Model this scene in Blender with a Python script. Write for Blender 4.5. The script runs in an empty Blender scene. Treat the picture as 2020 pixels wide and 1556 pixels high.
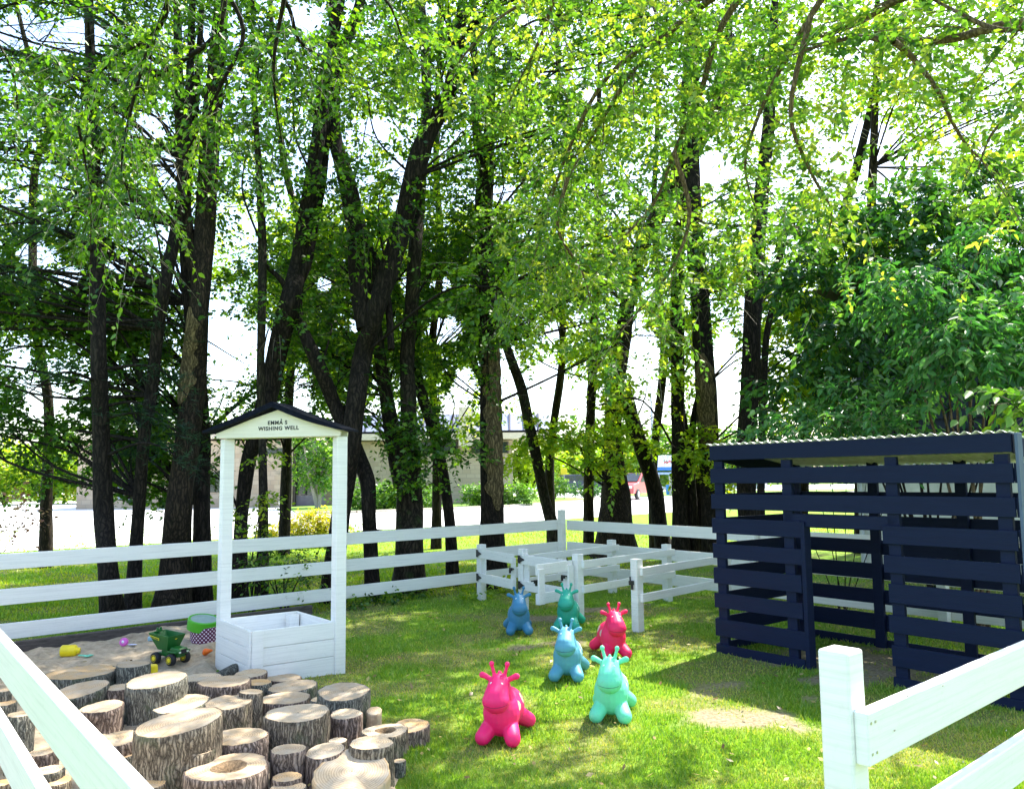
import bpy, math, random
import numpy as np
from mathutils import Vector, Matrix
from math import radians as R, sin, cos, pi

# ---------------------------------------------------------------- camera, sky, sun, exposure
sc = bpy.context.scene
COL = sc.collection
F, H = 1620.0, 1.52
pit, rol = R(5.75), R(.61)
cf = Vector((0, cos(pit), sin(pit)))
_r0, _u0 = Vector((1, 0, 0)), Vector((0, -sin(pit), cos(pit)))
cr = _r0 * cos(rol) - _u0 * sin(rol)
cu = _r0 * sin(rol) + _u0 * cos(rol)
cam = bpy.data.cameras.new('camera'); cam.sensor_width = 36; cam.lens = 36 * F / 2020
cam.clip_start = .05; cam.clip_end = 3000
co = bpy.data.objects.new('camera', cam); COL.objects.link(co)
m3 = Matrix((cr, cu, -cf)).transposed()
co.matrix_world = Matrix.Translation((0, 0, H)) @ m3.to_4x4()
sc.camera = co
SUN_AZ, SUN_EL = R(43), R(56)          # azimuth clockwise from +Y
w = bpy.data.worlds.new('World'); sc.world = w; w.use_nodes = True
wn = w.node_tree; bg = wn.nodes['Background']
sky = wn.nodes.new('ShaderNodeTexSky'); sky.sky_type = 'NISHITA'; sky.sun_disc = False
sky.sun_elevation = SUN_EL; sky.sun_rotation = SUN_AZ; sky.dust_density = 2.0; sky.air_density = 1.0
wn.links.new(sky.outputs[0], bg.inputs[0]); bg.inputs[1].default_value = .15
sl = bpy.data.lights.new('sun', 'SUN'); sl.energy = 3.7; sl.angle = R(.6); sl.color = (1, .95, .84)
so = bpy.data.objects.new('sun', sl); COL.objects.link(so)
sd = Vector((sin(SUN_AZ) * cos(SUN_EL), cos(SUN_AZ) * cos(SUN_EL), sin(SUN_EL)))
so.rotation_euler = (-sd).to_track_quat('-Z', 'Y').to_euler()
sc.view_settings.view_transform = 'Standard'; sc.view_settings.look = 'None'
sc.view_settings.exposure = 2.08; sc.view_settings.gamma = 1
sc.cycles.max_bounces = 8; sc.cycles.diffuse_bounces = 4; sc.cycles.transmission_bounces = 5
sc.cycles.sample_clamp_indirect = 6; sc.cycles.use_denoising = True
rng = np.random.default_rng(7); random.seed(7)

# ---------------------------------------------------------------- photo measurement -> world points
def D(x, y): return cf + cr * ((x - 1010) / F) + cu * ((778 - y) / F)
def G(x, y, z=0.0):
    d = D(x, y); t = (z - H) / d.z; return Vector((d.x * t, d.y * t, z))
def P(x, y, Y):
    d = D(x, y); t = Y / d.y; return Vector((d.x * t, Y, H + d.z * t))
def proj(A):
    v = A - np.array((0, 0, H)); z = v @ np.array(cf); z = np.where(z > .05, z, 1e9)
    return 1010 + F * (v @ np.array(cr)) / z, 778 - F * (v @ np.array(cu)) / z

# ---------------------------------------------------------------- tags
def tag(o, label=None, cat=None, group=None, kind=None):
    if label: o['label'] = label
    if cat: o['category'] = cat
    if group: o['group'] = group
    if kind: o['kind'] = kind
    return o
def empty(name, loc=(0, 0, 0), rz=0, label=None, cat=None, group=None):
    o = bpy.data.objects.new(name, None); COL.objects.link(o); o.location = loc; o.rotation_euler = (0, 0, rz)
    o.empty_display_size = .1
    return tag(o, label, cat, group)

# ---------------------------------------------------------------- materials
class NT:
    def __init__(s, name):
        s.m = bpy.data.materials.new(name); s.m.use_nodes = True; s.t = s.m.node_tree; s.n = s.t.nodes
        s.b = s.n['Principled BSDF']; s.out = s.n['Material Output']
    def add(s, ty, **k):
        n = s.n.new(ty)
        for a, v in k.items():
            if a in n.inputs.keys(): n.inputs[a].default_value = v
            else: setattr(n, a, v)
        return n
    def l(s, a, b): s.t.links.new(a, b)
def rgba(c): return (c[0], c[1], c[2], 1)
def mapping(t, scale=(1, 1, 1), coord='Object', loc=(0, 0, 0)):
    tc = t.add('ShaderNodeTexCoord'); mp = t.add('ShaderNodeMapping'); mp.inputs['Scale'].default_value = scale
    mp.inputs['Location'].default_value = loc
    t.l(tc.outputs[coord], mp.inputs[0]); return mp.outputs[0]
def ramp(t, fac, stops):
    r = t.add('ShaderNodeValToRGB'); t.l(fac, r.inputs[0]); e = r.color_ramp.elements
    while len(e) < len(stops): e.new(.5)
    for i, (p_, c) in enumerate(stops): e[i].position = p_; e[i].color = rgba(c)
    return r.outputs[0]
def noise(t, vec, sc_=5, det=4, rough=.6, dist=0):
    n = t.add('ShaderNodeTexNoise'); n.inputs['Scale'].default_value = sc_; n.inputs['Detail'].default_value = det
    n.inputs['Roughness'].default_value = rough; n.inputs['Distortion'].default_value = dist
    t.l(vec, n.inputs['Vector']); return n.outputs[0]
def bump(t, h, strength=.4, dist=.01):
    b = t.add('ShaderNodeBump'); b.inputs['Strength'].default_value = strength; b.inputs['Distance'].default_value = dist
    t.l(h, b.inputs['Height']); t.l(b.outputs[0], t.b.inputs['Normal'])
def mix(t, a, b, fac, mode='MIX'):
    m = t.add('ShaderNodeMix'); m.data_type = 'RGBA'; m.blend_type = mode
    for s, v in ((6, a), (7, b), (0, fac)):
        if hasattr(v, 'is_output'): t.l(v, m.inputs[s])
        else: m.inputs[s].default_value = rgba(v) if s > 0 else v
    return m.outputs[2]
def simple(name, c, rough=.6, var=.15, sc_=6, bmp=.15, metal=0, spec=.5, stretch=(1, 1, 1), bd=.004):
    t = NT(name); v = mapping(t, stretch); n = noise(t, v, sc_, 5)
    lo = tuple(x * (1 - var) for x in c); hi = tuple(min(1, x * (1 + var)) for x in c)
    t.l(ramp(t, n, [(.3, lo), (.7, hi)]), t.b.inputs['Base Color'])
    t.b.inputs['Roughness'].default_value = rough; t.b.inputs['Metallic'].default_value = metal
    t.b.inputs['Specular IOR Level'].default_value = spec
    if bmp: bump(t, noise(t, v, sc_ * 6, 4), bmp, bd)
    return t.m

def paint_mat(name, c, dirt=(.35, .3, .24), amt=.25):
    t = NT(name); v = mapping(t); vg = mapping(t, (1.2, 1.2, 40))
    n = noise(t, v, 3, 6); d = noise(t, v, 45, 6, .7)
    base = mix(t, c, tuple(x * .88 for x in c), ramp(t, noise(t, vg, 2, 4), [(.45, (0, 0, 0)), (.7, (1, 1, 1))]))
    geo = t.add('ShaderNodeNewGeometry'); sep = t.add('ShaderNodeSeparateXYZ'); t.l(geo.outputs['Position'], sep.inputs[0])
    mr = t.add('ShaderNodeMapRange'); mr.inputs[1].default_value = .0; mr.inputs[2].default_value = .3
    mr.inputs[3].default_value = 1; mr.inputs[4].default_value = 0; t.l(sep.outputs[2], mr.inputs[0])
    pr = t.add('ShaderNodeMath', operation='MULTIPLY'); t.l(ramp(t, d, [(.55, (0, 0, 0)), (.75, (1, 1, 1))]), pr.inputs[0]); pr.inputs[1].default_value = amt
    a2 = t.add('ShaderNodeMath', operation='MULTIPLY_ADD'); t.l(mr.outputs[0], a2.inputs[0]); a2.inputs[1].default_value = .35
    t.l(pr.outputs[0], a2.inputs[2])
    m2 = t.add('ShaderNodeMath', operation='MULTIPLY'); t.l(a2.outputs[0], m2.inputs[0]); t.l(n, m2.inputs[1])
    t.l(mix(t, base, dirt, m2.outputs[0]), t.b.inputs['Base Color'])
    t.b.inputs['Roughness'].default_value = .5; bump(t, noise(t, vg, 12, 4), .25, .002)
    return t.m

def leaf_mat(name, cs, trans=.45, tint=(1.25, 1.35, .5), rough=.45):
    t = NT(name); t.n.remove(t.b)
    at = t.add('ShaderNodeAttribute', attribute_name='rnd')
    c = ramp(t, at.outputs['Fac'], [(0, cs[0]), (.5, cs[1]), (1, cs[2])])
    df = t.add('ShaderNodeBsdfDiffuse'); tr = t.add('ShaderNodeBsdfTranslucent'); gl = t.add('ShaderNodeBsdfGlossy')
    gl.inputs['Roughness'].default_value = rough
    t.l(c, df.inputs[0]); t.l(mix(t, c, tint, 1, 'MULTIPLY'), tr.inputs[0])
    m1 = t.add('ShaderNodeMixShader'); m1.inputs[0].default_value = trans; t.l(df.outputs[0], m1.inputs[1]); t.l(tr.outputs[0], m1.inputs[2])
    m2 = t.add('ShaderNodeMixShader'); m2.inputs[0].default_value = .045; t.l(m1.outputs[0], m2.inputs[1]); t.l(gl.outputs[0], m2.inputs[2])
    t.l(m2.outputs[0], t.out.inputs[0]); return t.m

def bark_mat(name, dark, light, vs=1.0, strength=.9, moss=None):
    t = NT(name); v0 = mapping(t, (1, 1, 1)); nd = t.add('ShaderNodeTexNoise'); nd.inputs['Scale'].default_value = 7 * vs; nd.inputs['Detail'].default_value = 3; t.l(v0, nd.inputs['Vector'])
    va = t.add('ShaderNodeVectorMath', operation='MULTIPLY_ADD'); t.l(nd.outputs[1], va.inputs[0]); va.inputs[1].default_value = (.10 / vs,) * 3; t.l(v0, va.inputs[2])
    ms = t.add('ShaderNodeVectorMath', operation='MULTIPLY'); t.l(va.outputs[0], ms.inputs[0]); ms.inputs[1].default_value = (16 * vs, 16 * vs, 1.9 * vs)
    v = ms.outputs[0]
    vo = t.add('ShaderNodeTexVoronoi', feature='DISTANCE_TO_EDGE'); t.l(v, vo.inputs['Vector']); vo.inputs['Scale'].default_value = 1.6
    n = noise(t, v, 1.7, 8, .75, 1.0)
    n2b = noise(t, v, 7, 4, .7)
    mm0 = t.add('ShaderNodeMath', operation='MULTIPLY'); t.l(vo.outputs[0], mm0.inputs[0]); t.l(n, mm0.inputs[1])
    mm = t.add('ShaderNodeMath', operation='MULTIPLY_ADD'); t.l(n2b, mm.inputs[0]); mm.inputs[1].default_value = .16; t.l(mm0.outputs[0], mm.inputs[2])
    c = ramp(t, mm.outputs[0], [(.07, dark), (.26, light), (.5, tuple(min(1, x * 1.5) for x in light))])
    if moss:
        c = mix(t, c, moss, ramp(t, noise(t, mapping(t), 6, 4), [(.55, (0, 0, 0)), (.68, (.7, .7, .7))]))
    t.l(c, t.b.inputs['Base Color']); t.b.inputs['Roughness'].default_value = .9
    t.b.inputs['Specular IOR Level'].default_value = .2
    bump(t, mm.outputs[0], strength, .03); return t.m

M = {}
M['white'] = paint_mat('white_paint', (.88, .865, .81))
M['white_old'] = paint_mat('worn_white_paint', (.84, .835, .79), (.25, .22, .2), .6)
t = NT('navy_paint'); v = mapping(t, (1, 1, 12)); n = noise(t, v, 3, 6)
c = mix(t, (.0014, .0055, .026), (.0035, .012, .046), n)
c = mix(t, c, (.06, .08, .12), ramp(t, noise(t, mapping(t, (1, 1, 2)), 38, 5, .8), [(.70, (0, 0, 0)), (.74, (.6, .6, .6))]))
t.l(c, t.b.inputs['Base Color']); t.b.inputs['Roughness'].default_value = .6; t.b.inputs['Specular IOR Level'].default_value = .2; bump(t, noise(t, v, 20, 5), .4, .003); M['navy'] = t.m
M['black_iron'] = simple('black_iron', (.012, .012, .014), .4)
M['bark'] = bark_mat('bark_dark', (.004, .003, .0025), (.036, .027, .020))
M['bark_brown'] = bark_mat('bark_brown', (.005, .004, .003), (.055, .038, .024), 1.25)
M['bark_ochre'] = bark_mat('bark_stripped', (.035, .026, .013), (.24, .175, .09), 1.2)
M['bark_mossy'] = bark_mat('bark_mossy', (.005, .004, .003), (.050, .040, .026), 1, .9, (.028, .05, .014))
M['bark_pale'] = bark_mat('bark_pale', (.06, .04, .025), (.22, .16, .10), 1.6)
M['twig'] = simple('twig_bark', (.16, .13, .10), .8, .3, 20, 0)
M['twig_pale'] = simple('pale_twig_bark', (.34, .30, .25), .8, .3, 20, 0)
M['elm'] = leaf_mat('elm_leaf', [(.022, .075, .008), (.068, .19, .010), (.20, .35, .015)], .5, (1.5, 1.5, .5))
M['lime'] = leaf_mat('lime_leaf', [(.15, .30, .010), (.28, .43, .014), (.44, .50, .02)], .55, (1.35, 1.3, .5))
M['dark'] = leaf_mat('dark_leaf', [(.014, .062, .014), (.035, .13, .022), (.11, .25, .025)], .35, (1.3, 1.6, .5))
M['ash'] = leaf_mat('ash_leaf', [(.025, .115, .028), (.065, .225, .055), (.17, .36, .08)], .4, (1.3, 1.4, .5))
M['grey_green'] = leaf_mat('grey_green_leaf', [(.045, .14, .018), (.14, .29, .028), (.36, .44, .06)], .5, (1.3, 1.3, .5))
M['needle'] = leaf_mat('pine_needle', [(.008, .032, .014), (.016, .06, .022), (.035, .095, .03)], .15)
M['yellow_flower'] = leaf_mat('yellow_flower', [(.30, .36, .01), (.55, .48, .008), (.7, .52, .008)], .4)
M['hedge'] = leaf_mat('hedge_leaf', [(.05, .14, .015), (.11, .25, .02), (.22, .36, .02)], .4)
M['overlit_leaf'] = leaf_mat('overlit_pink_leaf', [(.35, .14, .12), (.45, .25, .16), (.30, .28, .12)], .4)  # pinkish tone is strong light put into the leaf colour
M['grass_far_sun_tint'] = leaf_mat('grass_blade_sun_tint', [(.10, .30, .008), (.27, .44, .012), (.48, .50, .02)], .5, (1.2, 1.1, .5), .5)  # lime tone paints sunlight into the blades beyond the fence
M['grass'] = leaf_mat('grass_blade', [(.075, .22, .012), (.23, .39, .025), (.58, .50, .14)], .45, (1.2, 1.2, .5), .5)

# ---------------------------------------------------------------- numpy noise
def vnoise(x, y, s=1.0, seed=0):
    x = np.asarray(x, float) * s; y = np.asarray(y, float) * s
    xi = np.floor(x).astype(np.int64); yi = np.floor(y).astype(np.int64); fx = x - xi; fy = y - yi
    fx = fx * fx * (3 - 2 * fx); fy = fy * fy * (3 - 2 * fy)
    def h(a, b):
        n = (a * 374761393 + b * 668265263 + seed * 974711) & 0x7fffffff
        n = ((n ^ (n >> 13)) * 1274126177) & 0x7fffffff
        return ((n ^ (n >> 16)) & 0xffff) / 65535.0
    return (h(xi, yi) * (1 - fx) + h(xi + 1, yi) * fx) * (1 - fy) + (h(xi, yi + 1) * (1 - fx) + h(xi + 1, yi + 1) * fx) * fy
def fbm(x, y, s, seed=0, o=4):
    return sum(vnoise(x, y, s * 2 ** i, seed + i) * .5 ** i for i in range(o)) / sum(.5 ** i for i in range(o))

# ---------------------------------------------------------------- mesh helpers
def link(name, me, mat, parent=None, smooth=False):
    me.materials.clear() if False else None
    if mat is not None and not me.materials: me.materials.append(mat)
    if smooth: me.polygons.foreach_set('use_smooth', [True] * len(me.polygons))
    o = bpy.data.objects.new(name, me); COL.objects.link(o)
    if parent: o.parent = parent
    return o
def np_mesh(name, V, Fc, rnd=None):
    me = bpy.data.meshes.new(name); V = np.asarray(V, np.float32); Fc = np.asarray(Fc, np.int32); k = Fc.shape[1]
    me.vertices.add(len(V)); me.vertices.foreach_set('co', V.ravel())
    me.loops.add(Fc.size); me.loops.foreach_set('vertex_index', Fc.ravel())
    me.polygons.add(len(Fc)); me.polygons.foreach_set('loop_start', np.arange(0, Fc.size, k, dtype=np.int32))
    me.update(calc_edges=True)
    if rnd is not None:
        a = me.attributes.new('rnd', 'FLOAT', 'FACE'); a.data.foreach_set('value', np.asarray(rnd, np.float32))
    return me
class MB:
    def __init__(s): s.v = []; s.f = []
    def box(s, o, a, b, c):           # corner + three edge vectors
        o, a, b, c = map(Vector, (o, a, b, c)); n = len(s.v)
        s.v += [o, o + a, o + a + b, o + b, o + c, o + a + c, o + a + b + c, o + b + c]
        fs = [(0, 3, 2, 1), (4, 5, 6, 7), (0, 1, 5, 4), (1, 2, 6, 5), (2, 3, 7, 6), (3, 0, 4, 7)]
        if a.cross(b).dot(c) < 0: fs = [f[::-1] for f in fs]
        s.f += [tuple(n + i for i in f) for f in fs]; return s
    def cbox(s, c, size, rz=0, rx=0, ry=0):
        m = Matrix.Rotation(rz, 3, 'Z') @ Matrix.Rotation(ry, 3, 'Y') @ Matrix.Rotation(rx, 3, 'X')
        a, b, d = m @ Vector((size[0], 0, 0)), m @ Vector((0, size[1], 0)), m @ Vector((0, 0, size[2]))
        return s.box(Vector(c) - (a + b + d) / 2, a, b, d)
    def tube(s, pts, rad, k=8, cap=True):
        pts = [Vector(p) for p in pts]; n0 = len(s.v); n = len(pts)
        if not hasattr(rad, '__len__'): rad = [rad] * n
        for i, p_ in enumerate(pts):
            t = (pts[min(i + 1, n - 1)] - pts[max(i - 1, 0)]).normalized()
            a = t.cross(Vector((0, 0, 1)) if abs(t.z) < .95 else Vector((1, 0, 0))).normalized(); b = t.cross(a)
            for j in range(k):
                q = 2 * pi * j / k; s.v.append(p_ + (a * cos(q) + b * sin(q)) * rad[i])
        for i in range(n - 1):
            for j in range(k):
                a_ = n0 + i * k + j; b_ = n0 + i * k + (j + 1) % k
                s.f.append((a_, a_ + k, b_ + k, b_))
        if cap:
            s.f.append(tuple(n0 + j for j in range(k))); s.f.append(tuple(n0 + (n - 1) * k + j for j in reversed(range(k))))
        return s
    def lathe(s, prof, c=(0, 0, 0), k=20, mat3=None):
        c = Vector(c); n0 = len(s.v); m = mat3 or Matrix.Identity(3)
        for r_, z in prof:
            for j in range(k): q = 2 * pi * j / k; s.v.append(c + m @ Vector((r_ * cos(q), r_ * sin(q), z)))
        for i in range(len(prof) - 1):
            for j in range(k):
                a_ = n0 + i * k + j; b_ = n0 + i * k + (j + 1) % k; s.f.append((a_, b_, b_ + k, a_ + k))
        s.f.append(tuple(n0 + j for j in reversed(range(k)))); s.f.append(tuple(n0 + (len(prof) - 1) * k + j for j in range(k)))
        return s
    def prism(s, poly, ext):           # planar polygon of points + extrusion vector
        n0 = len(s.v); poly = [Vector(p) for p in poly]; e = Vector(ext); n = len(poly)
        s.v += poly + [p + e for p in poly]
        s.f.append(tuple(n0 + i for i in reversed(range(n)))); s.f.append(tuple(n0 + n + i for i in range(n)))
        s.f += [(n0 + i, n0 + (i + 1) % n, n0 + n + (i + 1) % n, n0 + n + i) for i in range(n)]
        return s
    def build(s, name, mat, parent=None, bevel=0, smooth=False):
        me = bpy.data.meshes.new(name); me.from_pydata([tuple(v) for v in s.v], [], s.f)
        import bmesh
        b = bmesh.new(); b.from_mesh(me); bmesh.ops.recalc_face_normals(b, faces=b.faces); b.to_mesh(me); b.free()
        if smooth:
            for p_ in me.polygons: p_.use_smooth = True
        o = link(name, me, mat, parent)
        if bevel:
            md = o.modifiers.new('b', 'BEVEL'); md.width = bevel; md.segments = 2; md.limit_method = 'ANGLE'; md.angle_limit = R(40)
        return o
def frame_of(parent):                  # children are built in world coordinates, parented to an empty anywhere
    return parent
def keep(o):                           # parent with the world position kept
    o.matrix_parent_inverse = Matrix.Translation(-Vector(o.parent.location)) if o.parent else Matrix.Identity(4); return o

# ---------------------------------------------------------------- ground regions
def V2(x, y): return Vector((x, y, 0))
sand_poly = [(-5.2, 6.8), (-2.9, 8.82), (-2.42, 7.1), (-2.38, 6.82), (-1.97, 6.27), (-1.55, 5.95), (-1.15, 5.7), (-.86, 5.2), (-.66, 4.75), (-.56, 4.2), (-.62, 3.6), (-.85, 2.9), (-1.1, 2.0), (-3.2, 3.0), (-3.6, 5.0)]
def sdist(x, y, poly):                 # signed distance, + inside
    x = np.asarray(x); y = np.asarray(y); d = np.full(x.shape, 1e9); ins = np.zeros(x.shape, bool); n = len(poly)
    for i in range(n):
        ax, ay = poly[i]; bx, by = poly[(i + 1) % n]; ex, ey = bx - ax, by - ay
        t = np.clip(((x - ax) * ex + (y - ay) * ey) / (ex * ex + ey * ey), 0, 1)
        d = np.minimum(d, np.hypot(x - ax - t * ex, y - ay - t * ey))
        c = ((ay > y) != (by > y)) & (x < (bx - ax) * (y - ay) / (by - ay + 1e-12) + ax); ins ^= c
    return np.where(ins, d, -d)
bare_spots = [(1.72, 6.02, .42, .17), (2.1, 5.75, .28, .12), (1.45, 5.32, .40, .13), (1.8, 5.15, .22, .1), (.62, 9.1, .4, .16), (2.75, 6.7, .75, .5), (3.3, 6.3, .7, .4),
              (.2, 7.6, .35, .2), (1.1, 9.6, .5, .25),  (2.6, 3.9, .3, .1)]
def bare(x, y):
    v = np.zeros(np.shape(x)); n = fbm(x, y, 3.2, 5, 4)
    for cx, cy, a, b in bare_spots:
        q = ((x - cx) / (a * 1.1)) ** 2 + ((y - cy) / (b * 1.25)) ** 2
        v = np.maximum(v, np.clip(1.05 - q - (n - .5) * 7.0, 0, 1) * (.55 + .45 * fbm(x, y, 9, 77, 3) * 1.6))
    return v
def dry(x, y): return np.clip((fbm(x, y, 2.1, 11, 5) - .42) * 5, 0, 1)

gx = np.concatenate([[-900, -300, -120, -60, -35, -22, -15, -11], np.arange(-9, 9, .1), [9.5, 11, 14, 20, 30, 50, 100, 300, 900]])
gy = np.concatenate([[-300, -60, -20, -8, -3], np.arange(0, 16, .1), [17, 19, 22, 26, 32, 40, 52, 70, 100, 160, 300, 1200]])
XX, YY = np.meshgrid(gx, gy); ny, nx = XX.shape
near = ((np.abs(XX) < 9) & (YY > -.5) & (YY < 15.9))
ZZ = np.where(near, (fbm(XX, YY, 1.2, 3) - .5) * .03 - .005, 0)
ZZ = np.where(sdist(XX, YY, sand_poly) > .05, -.06, ZZ)
idx = np.arange(nx * ny).reshape(ny, nx)
quads = np.stack([idx[:-1, :-1], idx[:-1, 1:], idx[1:, 1:], idx[1:, :-1]], -1).reshape(-1, 4)
gm = np_mesh('ground', np.stack([XX, YY, ZZ], -1).reshape(-1, 3), quads)
a = gm.attributes.new('bare', 'FLOAT', 'POINT'); a.data.foreach_set('value', np.where(near, bare(XX, YY), 0).ravel().astype(np.float32))
a = gm.attributes.new('dry', 'FLOAT', 'POINT'); a.data.foreach_set('value', np.where(near, dry(XX, YY), .2).ravel().astype(np.float32))
t = NT('lawn_soil'); v = mapping(t); n1 = noise(t, v, 40, 5); n2 = noise(t, v, 2.5, 5)
grs = ramp(t, n1, [(.3, (.030, .085, .010)), (.55, (.07, .17, .016)), (.8, (.13, .26, .022))])
grs = mix(t, grs, (.20, .28, .02), ramp(t, n2, [(.45, (0, 0, 0)), (.7, (.55, .55, .55))]))
dr = t.add('ShaderNodeAttribute', attribute_name='dry'); ba = t.add('ShaderNodeAttribute', attribute_name='bare')
dm = t.add('ShaderNodeMath', operation='MULTIPLY'); t.l(dr.outputs['Fac'], dm.inputs[0]); dm.inputs[1].default_value = .7
grs = mix(t, grs, (.22, .36, .015), .35)
c = mix(t, grs, ramp(t, n1, [(.3, (.10, .10, .04)), (.7, (.26, .23, .10))]), dm.outputs[0])
c = mix(t, c, ramp(t, n1, [(.25, (.11, .085, .055)), (.5, (.25, .20, .13)), (.75, (.40, .33, .24))]), ba.outputs['Fac'])
t.l(c, t.b.inputs['Base Color']); t.b.inputs['Roughness'].default_value = .95; t.b.inputs['Specular IOR Level'].default_value = .1; bump(t, n1, .6, .02)
tag(link('ground', gm, t.m, smooth=True), kind='structure')

# sand pit sheet
sx = np.arange(-5.4, -.2, .035); sy = np.arange(1.8, 9.0, .035); SX, SY = np.meshgrid(sx, sy)
sdv = sdist(SX, SY, sand_poly) + (fbm(SX, SY, 4, 9) - .5) * .12
e = np.clip(sdv / .12, -1, 1)
hf = .035 * e + np.clip(e, 0, 1) * ((fbm(SX, SY, 2.2, 21) - .5) * .12 + (fbm(SX, SY, 9, 31, 3) - .5) * .075) - .012
hf += np.clip(e, 0, 1) * .05 * np.clip((SY - 6.3) / 1.5, 0, 1)
okv = (sdv > -.11)
ix = np.arange(SX.size).reshape(SX.shape)
q = np.stack([ix[:-1, :-1], ix[:-1, 1:], ix[1:, 1:], ix[1:, :-1]], -1).reshape(-1, 4)
q = q[okv.ravel()[q].all(1)]
def sand_z(x, y):
    x = np.array([x]); y = np.array([y]); s_ = sdist(x, y, sand_poly) + (fbm(x, y, 4, 9) - .5) * .12; e_ = np.clip(s_ / .12, -1, 1)
    return float((.035 * e_ + np.clip(e_, 0, 1) * ((fbm(x, y, 2.2, 21) - .5) * .12 + (fbm(x, y, 9, 31, 3) - .5) * .075) - .012 + np.clip(e_, 0, 1) * .05 * np.clip((y - 6.3) / 1.5, 0, 1))[0])
used = np.unique(q); rem = -np.ones(SX.size, int); rem[used] = np.arange(len(used))
sm = np_mesh('sand', np.stack([SX, SY, hf], -1).reshape(-1, 3)[used], rem[q])
t = NT('sand_dirt'); v = mapping(t); n1 = noise(t, v, 14, 8, .7); n2 = noise(t, v, 1.6, 4)
c = ramp(t, n1, [(.25, (.13, .10, .07)), (.45, (.38, .30, .20)), (.6, (.50, .40, .28)), (.8, (.62, .51, .37))])
c = mix(t, c, (.24, .18, .12), ramp(t, n2, [(.5, (0, 0, 0)), (.7, (.6, .6, .6))]))
t.l(c, t.b.inputs['Base Color']); t.b.inputs['Roughness'].default_value = .95; bump(t, n1, .8, .02)
tag(link('sand', sm, t.m, smooth=True), kind='structure')

# roads beyond the lawn
def sheet(name, pts, z, mat):
    me = bpy.data.meshes.new(name); me.from_pydata([(x, y, z) for x, y in pts], [], [tuple(range(len(pts)))]); me.update()
    return tag(link(name, me, mat), kind='structure')
t = NT('concrete_road'); v = mapping(t); n1 = noise(t, v, 1.2, 8, .7)
br = t.add('ShaderNodeTexBrick'); t.l(v, br.inputs['Vector']); br.inputs['Scale'].default_value = .22; br.inputs['Mortar Size'].default_value = .008
br.inputs['Color1'].default_value = br.inputs['Color2'].default_value = (1, 1, 1, 1); br.inputs['Mortar'].default_value = (.6, .6, .6, 1)
c = mix(t, ramp(t, n1, [(.3, (.50, .50, .49)), (.7, (.66, .66, .64))]), br.outputs[0], .8, 'MULTIPLY')
t.l(c, t.b.inputs['Base Color']); t.b.inputs['Roughness'].default_value = .9; road_m = t.m
sheet('parking_lot', [(-45, 2), (-22, 11), (-11.2, 18.1), (-8.8, 20.3), (-4.6, 24.2), (.1, 28.1), (5.9, 33.8), (14, 40), (40, 60), (90, 95), (90, 120), (-120, 120), (-120, 2)], .01, road_m)
gl_m = simple('verge_grass', (.12, .24, .02), .95, .4, 8, .3)
sheet('verge', [(-9.5, 36.5), (-7, 37), (-.3, 42.5), (4.2, 50), (5.2, 55), (3, 62), (-2, 66), (-12, 66), (-12, 44)], .05, gl_m)
sheet('verge', [(9, 60), (22, 64), (34, 76), (34, 82), (9, 72)], .05, gl_m)
sheet('verge', [(-70, 70), (-26, 64), (-26, 78), (-70, 90)], .05, gl_m)
kb = MB()
for (p, q_) in zip([(-9.5, 36.4), (-7, 36.9), (-.3, 42.4), (4.2, 49.9)], [(-7, 36.9), (-.3, 42.4), (4.2, 49.9), (5.3, 55)]):
    p, q_ = V2(*p), V2(*q_); n_ = Vector((q_.y - p.y, -(q_.x - p.x), 0)).normalized() * .16
    kb.box(p, q_ - p, n_, (0, 0, .12))
kbo = kb.build('kerb', simple('kerb_concrete', (.45, .40, .33), .9)); tag(kbo, kind='structure')

# ---------------------------------------------------------------- grass blades
def blades(name, n, xr, yr, hgt, Ymax, mat='grass', far=False):
    px = rng.uniform(xr[0], xr[1], n); py = rng.uniform(yr[0], yr[1], n)
    cfn, crn, cun = np.array(cf), np.array(cr), np.array(cu)
    d = cfn + np.outer((px - 1010) / F, crn) + np.outer((778 - py) / F, cun)
    tt = -H / d[:, 2]; x = d[:, 0] * tt; y = d[:, 1] * tt
    ok = (y < Ymax) & (y > .3) & (tt > 0)
    x, y = x[ok], y[ok]
    if far: q_ = (y - 7.05) - (x + 4.98) * .909 > .15; x, y = x[q_], y[q_]
    b = bare(x, y); s_ = sdist(x, y, sand_poly) + (fbm(x, y, 4, 9) - .5) * .1
    ok = (rng.random(len(x)) > b * 1.15) & (s_ < -.0) ; ok &= ~((s_ > -.02))
    x, y = x[ok], y[ok]; n = len(x); dist = np.hypot(x, y)
    drv = dry(x, y); hh = hgt * rng.uniform(.5, 1.4, n) * (1 - .35 * drv) * (1 + .5 * fbm(x, y, 2, 40))
    wd = np.maximum(.0028, dist * .00075) * rng.uniform(.7, 1.3, n)
    az = rng.uniform(0, 2 * pi, n); la = rng.uniform(0, 2 * pi, n); ln = hh * rng.uniform(.2, .9, n)
    z0 = (fbm(x, y, 1.2, 3) - .5) * .03 - .01
    base = np.stack([x, y, z0], 1); wv = np.stack([np.cos(az) * wd, np.sin(az) * wd, 0 * wd], 1)
    tip = base + np.stack([np.cos(la) * ln, np.sin(la) * ln, hh], 1)
    V = np.stack([base - wv, base + wv, tip], 1).reshape(-1, 3); Fc = np.arange(3 * n).reshape(-1, 3)
    rv = np.clip(rng.normal(.40, .18, n) + .48 * drv * rng.random(n) ** .6, 0, 1)
    return tag(link(name, np_mesh(name, V, Fc, rv), M[mat]), 'short green and straw coloured lawn grass' if far is False else 'lawn grass beyond the white fence, sunlight painted in as lime', 'grass', kind='stuff')
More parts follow.
